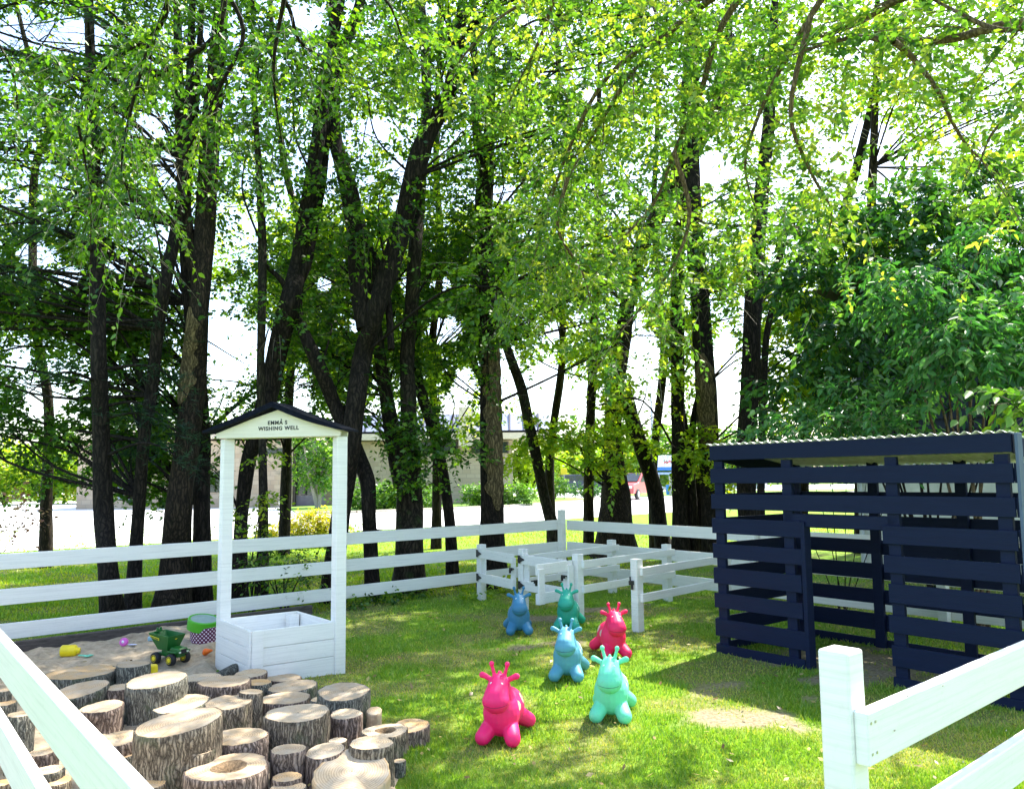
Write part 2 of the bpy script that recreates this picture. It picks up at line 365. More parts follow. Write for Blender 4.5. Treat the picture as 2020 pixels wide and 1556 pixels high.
blades('grass', 420000, (-350, 2370), (1100, 1900), .026, 13.5)
blades('grass', 110000, (-350, 2370), (1035, 1225), .045, 26, 'grass_far_sun_tint', True)

# ---------------------------------------------------------------- leaf clouds
GAPS = [(1309, 915, 24, 24), (1252, 958, 22, 24), (1115, 930, 12, 14), (455, 690, 62, 75), (420, 655, 40, 30), (520, 690, 30, 60), (600, 30, 45, 28), (40, 60, 70, 40), (130, 70, 90, 38), (300, 250, 45, 26), (335, 330, 32, 40), (70, 500, 40, 26), (135, 545, 30, 26), (40, 700, 22, 30), (90, 790, 45, 40), (230, 520, 22, 16),
        (740, 250, 30, 26), (650, 320, 16, 22), (790, 330, 26, 20), (990, 380, 30, 20), (1170, 190, 22, 20), (1410, 330, 42, 36), (1500, 250, 18, 30), (1720, 262, 58, 26), (1740, 330, 40, 18), (1480, 620, 26, 40), (1290, 20, 18, 12),
        (590, 770, 30, 60), (880, 650, 40, 30), (915, 760, 26, 40), (900, 800, 30, 30), (1000, 740, 30, 60), (1080, 770, 55, 60), (1150, 800, 40, 55), (1100, 650, 22, 20), (1265, 700, 45, 60), (1290, 790, 40, 60), (1430, 720, 24, 80), (1440, 820, 25, 60), (1390, 620, 14, 60),
        (640, 560, 20, 18), (800, 560, 12, 26), (780, 400, 10, 16), (870, 560, 22, 14), (1250, 640, 24, 22), (1320, 860, 20, 40), (700, 640, 12, 20), (620, 690, 18, 14), (1040, 40, 26, 14), (850, 20, 20, 14)]
def leafmesh(name, S, Dv, L, m, size, mat, parent, ratio=.30, droop=.35, gap=True, spread=.8, hang=.35, clump=None, jit=.02, thick=False):
    S = np.asarray(S); Dv = np.asarray(Dv); n = len(S)
    if n == 0: return None
    tt = (np.arange(m) + .5) / m
    T = np.tile(tt, (n, 1)) + rng.uniform(-.3, .3, (n, m)) / m
    pos = S[:, None, :] + Dv[:, None, :] * (L[:, None] * T)[..., None]; pos[..., 2] -= droop * L[:, None] * T ** 2
    pos += rng.normal(0, jit, pos.shape)
    side = np.cross(Dv, [0, 0, 1.]); side /= np.linalg.norm(side, axis=1, keepdims=True) + 1e-6
    alt = np.where(np.arange(m) % 2, 1., -1.)
    ld = Dv[:, None, :] * .6 + side[:, None, :] * (alt * spread)[None, :, None] + rng.normal(0, .38, pos.shape); ld[..., 2] -= hang
    ld /= np.linalg.norm(ld, axis=-1, keepdims=True)
    nr = rng.normal(0, .55, pos.shape); nr[..., 2] += .8
    cl = np.repeat(rng.normal(.42, .30, n)[:, None], m, 1)
    pos = pos.reshape(-1, 3); ld = ld.reshape(-1, 3); nr = nr.reshape(-1, 3); cl = cl.ravel()
    if gap:
        px, py = proj(pos); nz = rng.normal(0, .22, len(px)); drop = np.zeros(len(px), bool)
        for gx_, gy_, ra, rb in GAPS:
            qv = ((px - gx_) / ra) ** 2 + ((py - gy_) / rb) ** 2
            drop |= (qv + nz < 1.0)
        drop &= rng.random(len(px)) < .97
        k_ = ~drop; pos, ld, nr, cl = pos[k_], ld[k_], nr[k_], cl[k_]
    N = len(pos)
    if N == 0: return None
    wv = np.cross(ld, nr); wv /= np.linalg.norm(wv, axis=1, keepdims=True) + 1e-6
    s_ = size * rng.uniform(.6, 1.25, N)[:, None]
    up = np.cross(wv, ld)
    if thick:
        b = pos; V = np.stack([b, b + ld * s_ * .3 + wv * s_ * ratio * .95 + up * s_ * .07, b + ld * s_ * .68 + wv * s_ * ratio * .75 + up * s_ * .04, b + ld * s_ * 1.0 - np.array([0, 0, .1]) * s_,
                               b + ld * s_ * .68 - wv * s_ * ratio * .75 + up * s_ * .04, b + ld * s_ * .3 - wv * s_ * ratio * .95 + up * s_ * .07], 1).reshape(-1, 3)
        i0 = np.arange(N)[:, None] * 6
        Fc = np.concatenate([i0 + np.array([[0, 1, 2, 3]]), i0 + np.array([[0, 3, 4, 5]])], 1).reshape(-1, 4)
        rv = np.repeat(np.clip(cl + rng.normal(0, .16, N), 0, 1), 2)
    else:
        V = np.stack([pos, pos + ld * s_ * .42 + wv * s_ * ratio + up * s_ * .06, pos + ld * s_, pos + ld * s_ * .42 - wv * s_ * ratio + up * s_ * .06], 1).reshape(-1, 3)
        Fc = np.arange(4 * N).reshape(-1, 4); rv = np.clip(cl + rng.normal(0, .16, N), 0, 1)
    return link(name, np_mesh(name, V, Fc, rv), mat, parent)
def twigmesh(name, S, Dv, L, r0, mat, parent, droop=.35):
    S = np.asarray(S); n = len(S)
    if n == 0: return None
    side = np.cross(Dv, [0, 0, 1.]); side /= np.linalg.norm(side, axis=1, keepdims=True) + 1e-6
    up = np.cross(side, Dv); rings = []
    for k_, T in enumerate((0, .35, .7, 1.)):
        c_ = S + Dv * (L * T)[:, None]; c_[:, 2] -= droop * L * T ** 2; rr = r0 * (1 - .8 * T)
        for j in range(3):
            q_ = 2 * pi * j / 3; rings.append(c_ + side * cos(q_) * rr + up * sin(q_) * rr)
    V = np.stack(rings, 1).reshape(-1, 3); b = np.arange(n)[:, None] * 12; fl = []
    for k_ in range(3):
        for j in range(3): fl.append([k_ * 3 + j, k_ * 3 + (j + 1) % 3, k_ * 3 + 3 + (j + 1) % 3, k_ * 3 + 3 + j])
    Fc = (b[:, :, None] + np.array(fl)[None].reshape(1, -1)[:, None, :]).reshape(-1, 4)
    return link(name, np_mesh(name, V, Fc), mat, parent)
def twig_sprays(blobs, outward=.8):
    S, Dd, L = [], [], []
    for c_, rad, n, ln in blobs:
        u_ = rng.normal(0, 1, (n, 3)); u_ /= np.linalg.norm(u_, axis=1, keepdims=True)
        rr = rng.uniform(.15, 1, (n, 1)) ** .5
        s_ = np.array(c_) + u_ * rr * np.array(rad) * .85
        d_ = u_ * outward + rng.normal(0, .5, (n, 3)); d_[:, 2] *= .6; d_ /= np.linalg.norm(d_, axis=1, keepdims=True)
        S.append(s_); Dd.append(d_); L.append(ln * rng.uniform(.5, 1.2, n))
    return np.concatenate(S), np.concatenate(Dd), np.concatenate(L)

def catmull(pts, n):
    P_ = [pts[0] * 2 - pts[1]] + list(pts) + [pts[-1] * 2 - pts[-2]]; out = []
    for i in range(1, len(P_) - 2):
        for k_ in range(n):
            s_ = k_ / n; a_, b_, c_, d_ = P_[i - 1:i + 3]
            out.append(.5 * ((2 * b_) + (c_ - a_) * s_ + (2 * a_ - 5 * b_ + 4 * c_ - d_) * s_ ** 2 + (3 * b_ - a_ - 3 * c_ + d_) * s_ ** 3))
    out.append(P_[-2]); return out
def stem_mesh(stems, base=None):
    """bark tubes: stems = list of arrays (x,y,z,r)"""
    Vs, Fs, off = [], [], 0
    for st in stems:
        A = np.array(st); K = 20 if A[0, 3] > .05 else 8
        nseg = 10 if K == 20 else 5
        C = np.array(catmull([np.array(a_) for a_ in A], nseg)); n = len(C); seed = int(abs(A[0, 0]) * 1000) % 997
        T = np.gradient(C[:, :3], axis=0); T /= np.linalg.norm(T, axis=1, keepdims=True) + 1e-9
        ref = np.array([.3, 1, .05]); a_ = np.cross(T, ref); a_ /= np.linalg.norm(a_, axis=1, keepdims=True); b_ = np.cross(T, a_)
        th = np.arange(K) * 2 * pi / K
        TH, ZI = np.meshgrid(th, np.cumsum(np.r_[0, np.linalg.norm(np.diff(C[:, :3], axis=0), axis=1)]))
        rr = np.maximum(C[:, 3], .003)[:, None] * (1 + (.16 * (vnoise(np.cos(TH) * 1.6 + 5, np.sin(TH) * 1.6 + ZI * .8, 1, seed) - .5) + .16 * (vnoise(TH * 2.2, ZI * 2.5, 1, seed + 3) - .5)))
        if base is not None and K == 20 and st[0][2] < .05:
            fl = np.clip(1 - (C[:, 2] / .5), 0, 1)[:, None] ** 2; rr *= 1 + fl * (.0 + .13 * np.cos(TH * 5 + seed))
        V = C[:, None, :3] + a_[:, None, :] * (np.cos(TH) * rr)[..., None] + b_[:, None, :] * (np.sin(TH) * rr)[..., None]
        ii = np.arange(n * K).reshape(n, K); jn = np.roll(ii, -1, 1)
        Fs.append(np.stack([ii[:-1], ii[1:], jn[1:], jn[:-1]], -1).reshape(-1, 4) + off); Vs.append(V.reshape(-1, 3)); off += n * K
    return np.concatenate(Vs), np.concatenate(Fs)

# ---------------------------------------------------------------- the grove: measured stems
TREES = []
def tree_def(Y, stems, label, leaf='elm', cat='tree', patch=None, bark='bark', name='elm_tree', dys=None):
    S3 = []
    for si, st in enumerate(stems):
        dy = (dys[si] if dys else 0.0); A = []
        n = len(st)
        for i, (x, y, w_) in enumerate(st):
            yy = Y + dy * (i / (n - 1)) + (.12 * sin(i * 2.1 + Y * 7 + si) if i else 0)
            p = P(x, y, yy)
            if i == 0 and si == 0 or (i == 0 and p.z < .25): p = G(x, y) * 1.0; p = P(x, y, Y); p.z = -.05
            A.append((p.x, p.y, p.z, w_ * (p.y / cos(math.atan((x - 1010) / F))) / F / 2 * (1.0)))
        S3.append(A)
    TREES.append(dict(S=S3, label=label, leaf=leaf, cat=cat, patch=patch, bark=bark, name=name, blobs=[], limbs=[]))
gr = 'trees of the grove behind the white fence'
tree_def(9.4, [[(222, 1215, 46), (212, 1120, 32), (204, 1000, 32), (200, 850, 27), (195, 700, 26), (192, 500, 24), (185, 300, 21), (178, 100, 17), (174, -100, 13), (172, -260, 7)]],
         'tall straight dark pine trunk with drooping needle boughs, leftmost trunk behind the white fence', 'needle', 'pine tree', name='pine_tree')
tree_def(9.7, [[(262, 1212, 32), (268, 1090, 23), (276, 980, 21), (284, 870, 21), (298, 780, 22), (312, 650, 22), (325, 560, 22), (345, 470, 22), (362, 370, 20), (372, 200, 16), (380, 0, 12), (384, -150, 8)]],
         'slim dark tree leaning gently right, between the pine and the broad double trunk', 'elm')
tree_def(9.9, [[(340, 1215, 70), (346, 1100, 52), (353, 1000, 46), (370, 860, 42), (382, 740, 42), (392, 620, 36), (402, 480, 38), (412, 300, 36), (425, 150, 32), (438, 0, 26), (450, -200, 14)], [(390, 560, 26), (368, 450, 24), (360, 330, 22), (352, 150, 18), (350, -60, 12)]],
         'broad tree with split hollow bark scar, just left of the wishing well', 'elm', patch=[(0, 598, 800, .55)])
tree_def(10.3, [[(398, 1200, 40), (398, 1000, 29), (399, 860, 28), (392, 740, 26), (374, 600, 24), (364, 450, 20), (372, 330, 18), (388, 180, 14), (400, -20, 9)]],
         'dark tree pressed against the right side of the broad scarred trunk', 'elm')
tree_def(10.3, [[(466, 1195, 42), (471, 1120, 30), (477, 1019, 25), (488, 919, 29), (506, 855, 32), (532, 765, 38), (556, 658, 38), (574, 588, 38), (589, 519, 32), (603, 430, 32), (616, 350, 28), (630, 250, 26), (642, 150, 26), (668, 0, 26), (690, -180, 14)], [(578, 575, 24), (606, 520, 18), (622, 440, 16), (640, 330, 14), (650, 160, 12), (655, -50, 9)]],
         'tree seen through the wishing well posts, leaning right with ridged bark', 'elm', dys=[0, .5])
tree_def(10.0, [[(514, 1190, 26), (518, 1100, 22), (520, 980, 17), (517, 870, 15), (514, 727, 15), (516, 620, 16), (517, 485, 17), (512, 350, 14), (502, 200, 11), (498, 0, 8)]],
         'thin straight grey stem standing in the wishing well opening', 'elm', bark='bark_mossy')
tree_def(10.4, [[(652, 1190, 46), (664, 1080, 40), (678, 980, 36), (692, 880, 38), (703, 790, 38), (716, 700, 36), (738, 620, 38), (765, 540, 38), (792, 450, 40), (816, 350, 42), (842, 265, 36), (882, 195, 30), (905, 80, 24), (925, -120, 14)],
                [(722, 650, 38), (712, 560, 42), (704, 460, 40), (684, 360, 34), (662, 280, 28), (655, 190, 28), (678, 95, 24), (712, 0, 20), (730, -160, 12)],
                [(692, 880, 26), (660, 800, 28), (632, 730, 28), (603, 665, 24), (588, 625, 20), (560, 560, 12), (520, 520, 8)],
                [(772, 690, 14), (766, 600, 15), (754, 540, 14), (732, 490, 11), (700, 440, 7)]],
         'large forked tree leaning right from behind the right wishing well post', 'elm', dys=[0, .3, -.2, .3])
tree_def(10.7, [[(735, 1185, 34), (731, 1080, 27), (727, 1010, 27), (725, 950, 31), (706, 895, 30), (690, 850, 26), (684, 800, 16)]],
         'short crooked dark trunk bending left, just right of the wishing well', 'elm')
tree_def(11.2, [[(808, 1172, 74), (808, 1080, 54), (808, 1000, 50), (806, 900, 44), (806, 800, 30), (804, 700, 28), (812, 600, 28), (818, 500, 28), (824, 420, 26), (832, 330, 24), (842, 240, 22), (838, 100, 18), (828, -50, 12)],
                [(796, 960, 40), (778, 870, 34), (762, 780, 26), (748, 690, 22), (742, 600, 15), (738, 500, 10)]],
         'wide twin-stemmed trunk with leafy shoots, midway between well and scarred straight trunk', 'elm', dys=[0, .4], bark='bark_mossy')
tree_def(11.9, [[(894, 1158, 30), (890, 1080, 23), (884, 1000, 20), (868, 900, 20), (848, 830, 20), (828, 762, 20), (818, 700, 14)]],
         'thin dark trunk bending left to meet the twin-stemmed tree', 'elm')
tree_def(11.7, [[(971, 1162, 62), (970, 1060, 48), (970, 960, 43), (967, 800, 42), (965, 680, 40), (962, 580, 34), (957, 450, 32), (955, 380, 38), (966, 250, 22), (968, 150, 18), (975, -60, 12)], [(950, 330, 22), (940, 240, 18), (935, 100, 15), (928, -80, 9)]],
         'tall straight trunk with ochre stripped bark on its right side', 'elm', patch=[(0, 660, 1010, -.5)])
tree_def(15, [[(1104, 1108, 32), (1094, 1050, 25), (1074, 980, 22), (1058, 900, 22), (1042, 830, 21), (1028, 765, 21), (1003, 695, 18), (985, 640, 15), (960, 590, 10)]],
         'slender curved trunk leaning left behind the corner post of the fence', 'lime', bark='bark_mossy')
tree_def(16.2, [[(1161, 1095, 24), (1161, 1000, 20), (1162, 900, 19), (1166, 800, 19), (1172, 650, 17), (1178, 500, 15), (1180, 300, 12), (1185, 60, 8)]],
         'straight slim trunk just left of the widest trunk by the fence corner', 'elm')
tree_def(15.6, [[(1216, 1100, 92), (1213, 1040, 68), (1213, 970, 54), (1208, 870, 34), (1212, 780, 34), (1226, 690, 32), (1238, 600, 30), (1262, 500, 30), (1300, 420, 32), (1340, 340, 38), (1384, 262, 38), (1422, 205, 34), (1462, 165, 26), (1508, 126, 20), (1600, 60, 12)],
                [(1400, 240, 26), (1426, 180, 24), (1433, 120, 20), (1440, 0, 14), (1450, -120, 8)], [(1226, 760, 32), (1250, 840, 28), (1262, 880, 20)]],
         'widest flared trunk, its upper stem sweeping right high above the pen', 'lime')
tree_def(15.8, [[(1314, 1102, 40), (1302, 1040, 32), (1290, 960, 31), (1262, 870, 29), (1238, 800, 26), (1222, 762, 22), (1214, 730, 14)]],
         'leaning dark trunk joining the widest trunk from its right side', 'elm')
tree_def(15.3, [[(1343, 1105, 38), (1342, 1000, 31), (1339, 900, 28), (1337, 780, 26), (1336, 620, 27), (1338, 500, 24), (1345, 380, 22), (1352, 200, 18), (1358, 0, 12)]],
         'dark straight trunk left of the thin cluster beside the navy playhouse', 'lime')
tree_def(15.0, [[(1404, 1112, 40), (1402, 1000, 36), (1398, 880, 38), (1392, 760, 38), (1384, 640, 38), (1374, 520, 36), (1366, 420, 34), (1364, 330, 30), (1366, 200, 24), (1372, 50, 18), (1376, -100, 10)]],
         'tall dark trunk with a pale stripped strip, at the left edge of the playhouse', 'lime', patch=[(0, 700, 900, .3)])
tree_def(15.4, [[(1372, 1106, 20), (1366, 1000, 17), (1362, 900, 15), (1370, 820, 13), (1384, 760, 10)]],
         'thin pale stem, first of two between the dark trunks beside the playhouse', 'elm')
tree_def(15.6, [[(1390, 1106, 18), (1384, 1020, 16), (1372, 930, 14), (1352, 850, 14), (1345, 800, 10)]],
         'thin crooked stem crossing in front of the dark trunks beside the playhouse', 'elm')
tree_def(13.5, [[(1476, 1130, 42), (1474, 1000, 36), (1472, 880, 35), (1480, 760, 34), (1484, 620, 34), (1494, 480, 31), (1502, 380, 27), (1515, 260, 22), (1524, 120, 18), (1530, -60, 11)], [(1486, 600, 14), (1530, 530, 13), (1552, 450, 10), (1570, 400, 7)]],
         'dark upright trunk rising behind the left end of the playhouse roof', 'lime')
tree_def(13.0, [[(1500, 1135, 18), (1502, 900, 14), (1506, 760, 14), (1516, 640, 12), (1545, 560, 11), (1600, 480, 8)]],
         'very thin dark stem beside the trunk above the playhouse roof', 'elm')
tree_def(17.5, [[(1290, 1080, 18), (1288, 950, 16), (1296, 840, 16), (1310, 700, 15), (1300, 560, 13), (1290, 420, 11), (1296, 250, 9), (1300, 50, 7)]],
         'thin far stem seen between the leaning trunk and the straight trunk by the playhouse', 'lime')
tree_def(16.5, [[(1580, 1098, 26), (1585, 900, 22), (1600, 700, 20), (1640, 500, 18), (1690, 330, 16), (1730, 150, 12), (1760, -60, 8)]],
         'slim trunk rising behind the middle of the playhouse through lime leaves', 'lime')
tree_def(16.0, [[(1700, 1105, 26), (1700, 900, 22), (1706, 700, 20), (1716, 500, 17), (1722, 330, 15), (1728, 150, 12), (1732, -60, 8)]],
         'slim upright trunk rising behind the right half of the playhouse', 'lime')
tree_def(15.0, [[(90, 1112, 24), (92, 980, 18), (96, 800, 16), (70, 640, 15), (64, 480, 14), (70, 330, 13), (96, 240, 11), (60, 120, 9), (30, 0, 7)]],
         'slender far tree at the left edge against yellow-green leaves', 'lime')
tree_def(17.0, [[(560, 1083, 24), (566, 900, 18), (575, 700, 16), (600, 500, 15), (560, 320, 13), (540, 120, 11), (530, -60, 8)]],
         'slim back-row tree behind the wishing well gable', 'lime')
tree_def(18.0, [[(860, 1074, 22), (862, 900, 17), (852, 700, 16), (870, 500, 14), (860, 320, 12), (866, 120, 10), (870, -60, 7)]],
         'slim back-row tree between the twin-stemmed trunk and the ochre trunk', 'lime')
tree_def(18.5, [[(1090, 1072, 22), (1085, 900, 17), (1110, 700, 15), (1105, 500, 14), (1120, 320, 12), (1100, 120, 10), (1110, -60, 7)]],
         'slim back-row tree behind the corner of the fence', 'lime')

def near_stem(p, trees, zmin=1.0):
    best = None
    for T in trees:
        for si, st in enumerate(T['S'][:3]):
            for i, a_ in enumerate(st):
                if a_[2] < zmin: continue
                d_ = math.hypot(a_[0] - p[0], a_[1] - p[1]) + abs((p[2] - .8) - a_[2]) * .6
                if best is None or d_ < best[0]: best = (d_, T, a_)
    return best
front_trees = [T for T in TREES if T['leaf'] == 'elm' and T['S'][0][-1][2] > 6.5]
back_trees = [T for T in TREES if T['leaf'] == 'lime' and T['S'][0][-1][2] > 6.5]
def add_blob(px, py, Y, r, n, trees, ln=.6, flat=.7, only=None):
    p = P(px, py, Y)
    if p.z < 1.2: return
    bt = near_stem(p, only or trees)
    if bt is None: return
    d_, T, a_ = bt
    T['blobs'].append(((p.x, p.y, p.z), (r, r, r * flat), n, ln))
    s0 = Vector(a_[:3]); e0 = Vector(p); mid = (s0 + e0) / 2 + Vector((random.uniform(-.16, .16), random.uniform(-.16, .16), random.uniform(-.06, .24))) * (e0 - s0).length
    r0 = min(a_[3] * .4, .022, .007 + .008 * (e0 - s0).length)
    T['limbs'].append([(*s0, r0), (*mid, r0 * .7), (*e0, r0 * .45)])
    for k_ in range(3):
        q_ = e0 + Vector((random.uniform(-1, 1), random.uniform(-1, 1), random.uniform(-.6, .6))) * r
        st = mid if k_ == 0 else e0
        T['limbs'].append([(*st, r0 * .4), (*((st + q_) / 2 + Vector((0, 0, .08))), r0 * .3), (*q_, r0 * .12)])
# stratified canopy, front row then back row
for gxp in np.arange(-420, 1560, 118):
    for gyp in np.arange(-420, 660, 104):
        x_ = gxp + random.uniform(-55, 55); y_ = gyp + random.uniform(-50, 50)
        if y_ > 430 and random.random() < (.45 if x_ > 330 else .15): continue
        if x_ > 1050 and random.random() < .3: continue
        add_blob(x_, y_, random.uniform(9.0, 12.4), random.uniform(.55, .85), 56, front_trees, .55)
for gxp in np.arange(-500, 2500, 128):
    for gyp in np.arange(-420, 760, 112):
        x_ = gxp + random.uniform(-60, 60); y_ = gyp + random.uniform(-55, 55)
        if y_ > 560 and random.random() < .3: continue
        if x_ < 640 and random.random() < .62: continue
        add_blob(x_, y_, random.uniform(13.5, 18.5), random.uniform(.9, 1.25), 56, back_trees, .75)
# low hanging clusters read off the photograph
low = [(30, 640, 10.5, .8), (60, 760, 10.5, .8), (110, 850, 11, .7), (20, 850, 10.5, .8), (150, 600, 10.5, .8), (250, 740, 10.5, .7), (300, 900, 11, .5), (330, 780, 10.6, .45), (260, 870, 10.8, .5), (440, 780, 10.4, .45), (470, 850, 10.5, .4), (320, 640, 10.5, .6), (250, 640, 10.5, .7),
       (640, 760, 11, .5), (700, 720, 11, .45), (640, 640, 11, .5), (740, 830, 11, .3), (800, 860, 10.8, .38), (860, 900, 10.9, .42), (900, 880, 11, .4), (840, 830, 10.9, .35), (810, 950, 10.7, .22), (780, 720, 11.6, .4), (870, 740, 12, .45), (860, 700, 12, .35),
       (500, 560, 10.8, .6), (620, 560, 10.8, .6), (930, 600, 12, .4), (900, 520, 12, .7), (560, 640, 10.6, .25), (90, 940, 12, .4), (560, 820, 11, .25),
       (230, 960, 10.8, .3), (320, 970, 10.8, .25), (300, 1040, 10.6, .15), (385, 1010, 10.2, .1), (1180, 560, 12.5, .6), (1080, 560, 12.5, .6)]
for k_ in range(46):
    low.append((random.uniform(-260, 340), random.uniform(430, 860), random.uniform(10, 12.5), random.uniform(.5, .8)))
for k_ in range(16):
    low.append((random.uniform(190, 425), random.uniform(800, 965), random.uniform(11, 13), random.uniform(.2, .36)))
for k_ in range(10):
    low.append((random.uniform(560, 700), random.uniform(640, 800), random.uniform(11, 13), random.uniform(.25, .4)))
for k_ in range(40):
    low.append((random.uniform(520, 1000), random.uniform(430, 760), random.uniform(11.5, 13), random.uniform(.4, .65)))
for x_, y_, Y_, r_ in low: add_blob(x_, y_, Y_, r_, int(34 * r_ / .5), front_trees, .4)
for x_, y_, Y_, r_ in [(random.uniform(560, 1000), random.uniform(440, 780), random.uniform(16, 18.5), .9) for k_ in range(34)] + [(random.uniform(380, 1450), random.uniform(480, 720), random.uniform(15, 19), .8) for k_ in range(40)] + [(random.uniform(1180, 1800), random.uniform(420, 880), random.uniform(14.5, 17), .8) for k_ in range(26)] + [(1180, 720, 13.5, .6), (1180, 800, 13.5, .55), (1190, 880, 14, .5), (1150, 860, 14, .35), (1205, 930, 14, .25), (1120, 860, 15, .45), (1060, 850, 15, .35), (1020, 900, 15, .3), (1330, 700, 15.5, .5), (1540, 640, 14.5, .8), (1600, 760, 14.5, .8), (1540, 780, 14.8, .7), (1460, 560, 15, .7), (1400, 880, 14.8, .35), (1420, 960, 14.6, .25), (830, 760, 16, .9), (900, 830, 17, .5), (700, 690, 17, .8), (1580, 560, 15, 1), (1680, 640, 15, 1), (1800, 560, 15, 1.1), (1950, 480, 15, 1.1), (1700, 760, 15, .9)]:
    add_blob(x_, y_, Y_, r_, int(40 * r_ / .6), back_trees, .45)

def build_tree(T, leafsize, m, group=gr):
    b = T['S'][0][0]; root = empty(T['name'], (b[0], b[1], 0), 0, T['label'], T['cat'], group)
    inv = -Vector((b[0], b[1], 0))
    few = T['limbs'] if len(T['blobs']) <= 16 else []
    V, Fc = stem_mesh([s_ for s_ in T['S']] + few, base=True)
    tr = link('trunk', np_mesh('trunk', V + np.array(inv), Fc), M[T['bark'] if T['bark'] != 'bark' else ('bark', 'bark_brown', 'bark')[int(abs(b[0]) * 7) % 3]], root, True)
    if T['patch']:
        for si, y0, y1, sd_ in T['patch']:
            st = np.array(catmull([np.array(a_) for a_ in T['S'][si]], 12)); zt, zb = P(1010, y0, b[1]).z, P(1010, y1, b[1]).z
            s2 = st[(st[:, 2] < zt) & (st[:, 2] > zb)]
            vv = []; K = 7; n_ = len(s2)
            for i, a_ in enumerate(s2):
                e_ = min(1, 6 * min(i + .4, n_ - 1 - i + .4) / n_)
                for j in range(K):
                    q_ = -pi / 2 - sd_ * 1.1 + (j / (K - 1) - .5) * 2.1 * e_ * (1 + .25 * sin(i * 1.7)); rr = a_[3] * (1.13 - (.10 if j in (0, K - 1) else 0)) + .006
                    vv.append((a_[0] + inv[0] + cos(q_) * rr, a_[1] + inv[1] + sin(q_) * rr, a_[2]))
            ff = [(i * K + j, i * K + j + 1, (i + 1) * K + j + 1, (i + 1) * K + j) for i in range(n_ - 1) for j in range(K - 1)]
            link('bark_scar', np_mesh('bark_scar', vv, ff), M['bark_ochre'], root, True)
    if T['limbs'] and not few:
        V, Fc = stem_mesh(T['limbs']); link('branches', np_mesh('branches', V + np.array(inv), Fc), M['bark'], root, True)
    if T['blobs']:
        S, Dd, L = twig_sprays([((c_[0] + inv[0], c_[1] + inv[1], c_[2]), r_, n_, l_) for c_, r_, n_, l_ in T['blobs']])
        global OFF; OFF = np.array([b[0], b[1], 0])
        # gaps are tested in world space
        S = S + OFF
        lo = leafmesh('crown', S, Dd, L, m, leafsize, M[T['leaf']], root)
        if lo: lo.data.transform(Matrix.Translation(inv))
        k_ = rng.random(len(S)) < .5
        tw = twigmesh('twig_sprays', S[k_], Dd[k_], L[k_], .004, M['twig'], root)  # bare twigs that carry the leaves
        if tw: tw.data.transform(Matrix.Translation(inv))
    return root
pine = TREES[0]
for T in TREES:
    if T is pine: continue
    build_tree(T, .074 if T['leaf'] == 'elm' else .098, 19)
# pine: drooping needle boughs
pb = pine['S'][0]; limbs = []; S, Dd, L = [], [], []
for k_ in range(20):
    y_ = random.uniform(-150, 900); st = np.array(catmull([np.array(a_) for a_ in pb], 6)); zt = P(200, y_, 9.4).z
    a_ = st[np.argmin(abs(st[:, 2] - zt))]; az = random.uniform(0, 2 * pi); ln = random.uniform(.8, 1.9)
    d_ = Vector((cos(az), sin(az), random.uniform(-.15, .1))); s0 = Vector(a_[:3]); e0 = s0 + d_ * ln - Vector((0, 0, .2 * ln))
    mid = s0 + d_ * ln * .5 + Vector((random.uniform(-.12, .12), random.uniform(-.12, .12), .1)); limbs.append([(*s0, .02), (*mid, .014), (*e0, .005)])
    for j in range(26):
        f_ = random.uniform(.25, 1); p_ = s0.lerp(mid, f_ * 2) if f_ < .5 else mid.lerp(e0, f_ * 2 - 1)
        S.append(p_ + Vector((random.gauss(0, .06), random.gauss(0, .06), random.gauss(0, .04)))); dd = d_ * .7 + Vector((random.gauss(0, .6), random.gauss(0, .6), random.gauss(0, .25)))
        Dd.append(dd.normalized()); L.append(random.uniform(.12, .34))
b = pb[0]; root = empty('pine_tree', (b[0], b[1], 0), 0, pine['label'], 'pine tree', gr); inv = Vector((-b[0], -b[1], 0))
V, Fc = stem_mesh(pine['S'], base=True); link('trunk', np_mesh('trunk', V + np.array(inv), Fc), M['bark'], root, True)
V, Fc = stem_mesh(limbs); link('branches', np_mesh('branches', V + np.array(inv), Fc), M['bark'], root, True)
o = leafmesh('crown', np.array([tuple(s_) for s_ in S]), np.array([tuple(s_) for s_ in Dd]), np.array(L), 24, .10, M['needle'], root, ratio=.035, droop=.1, spread=.9, hang=.1, jit=.01); o.data.transform(Matrix.Translation(inv))

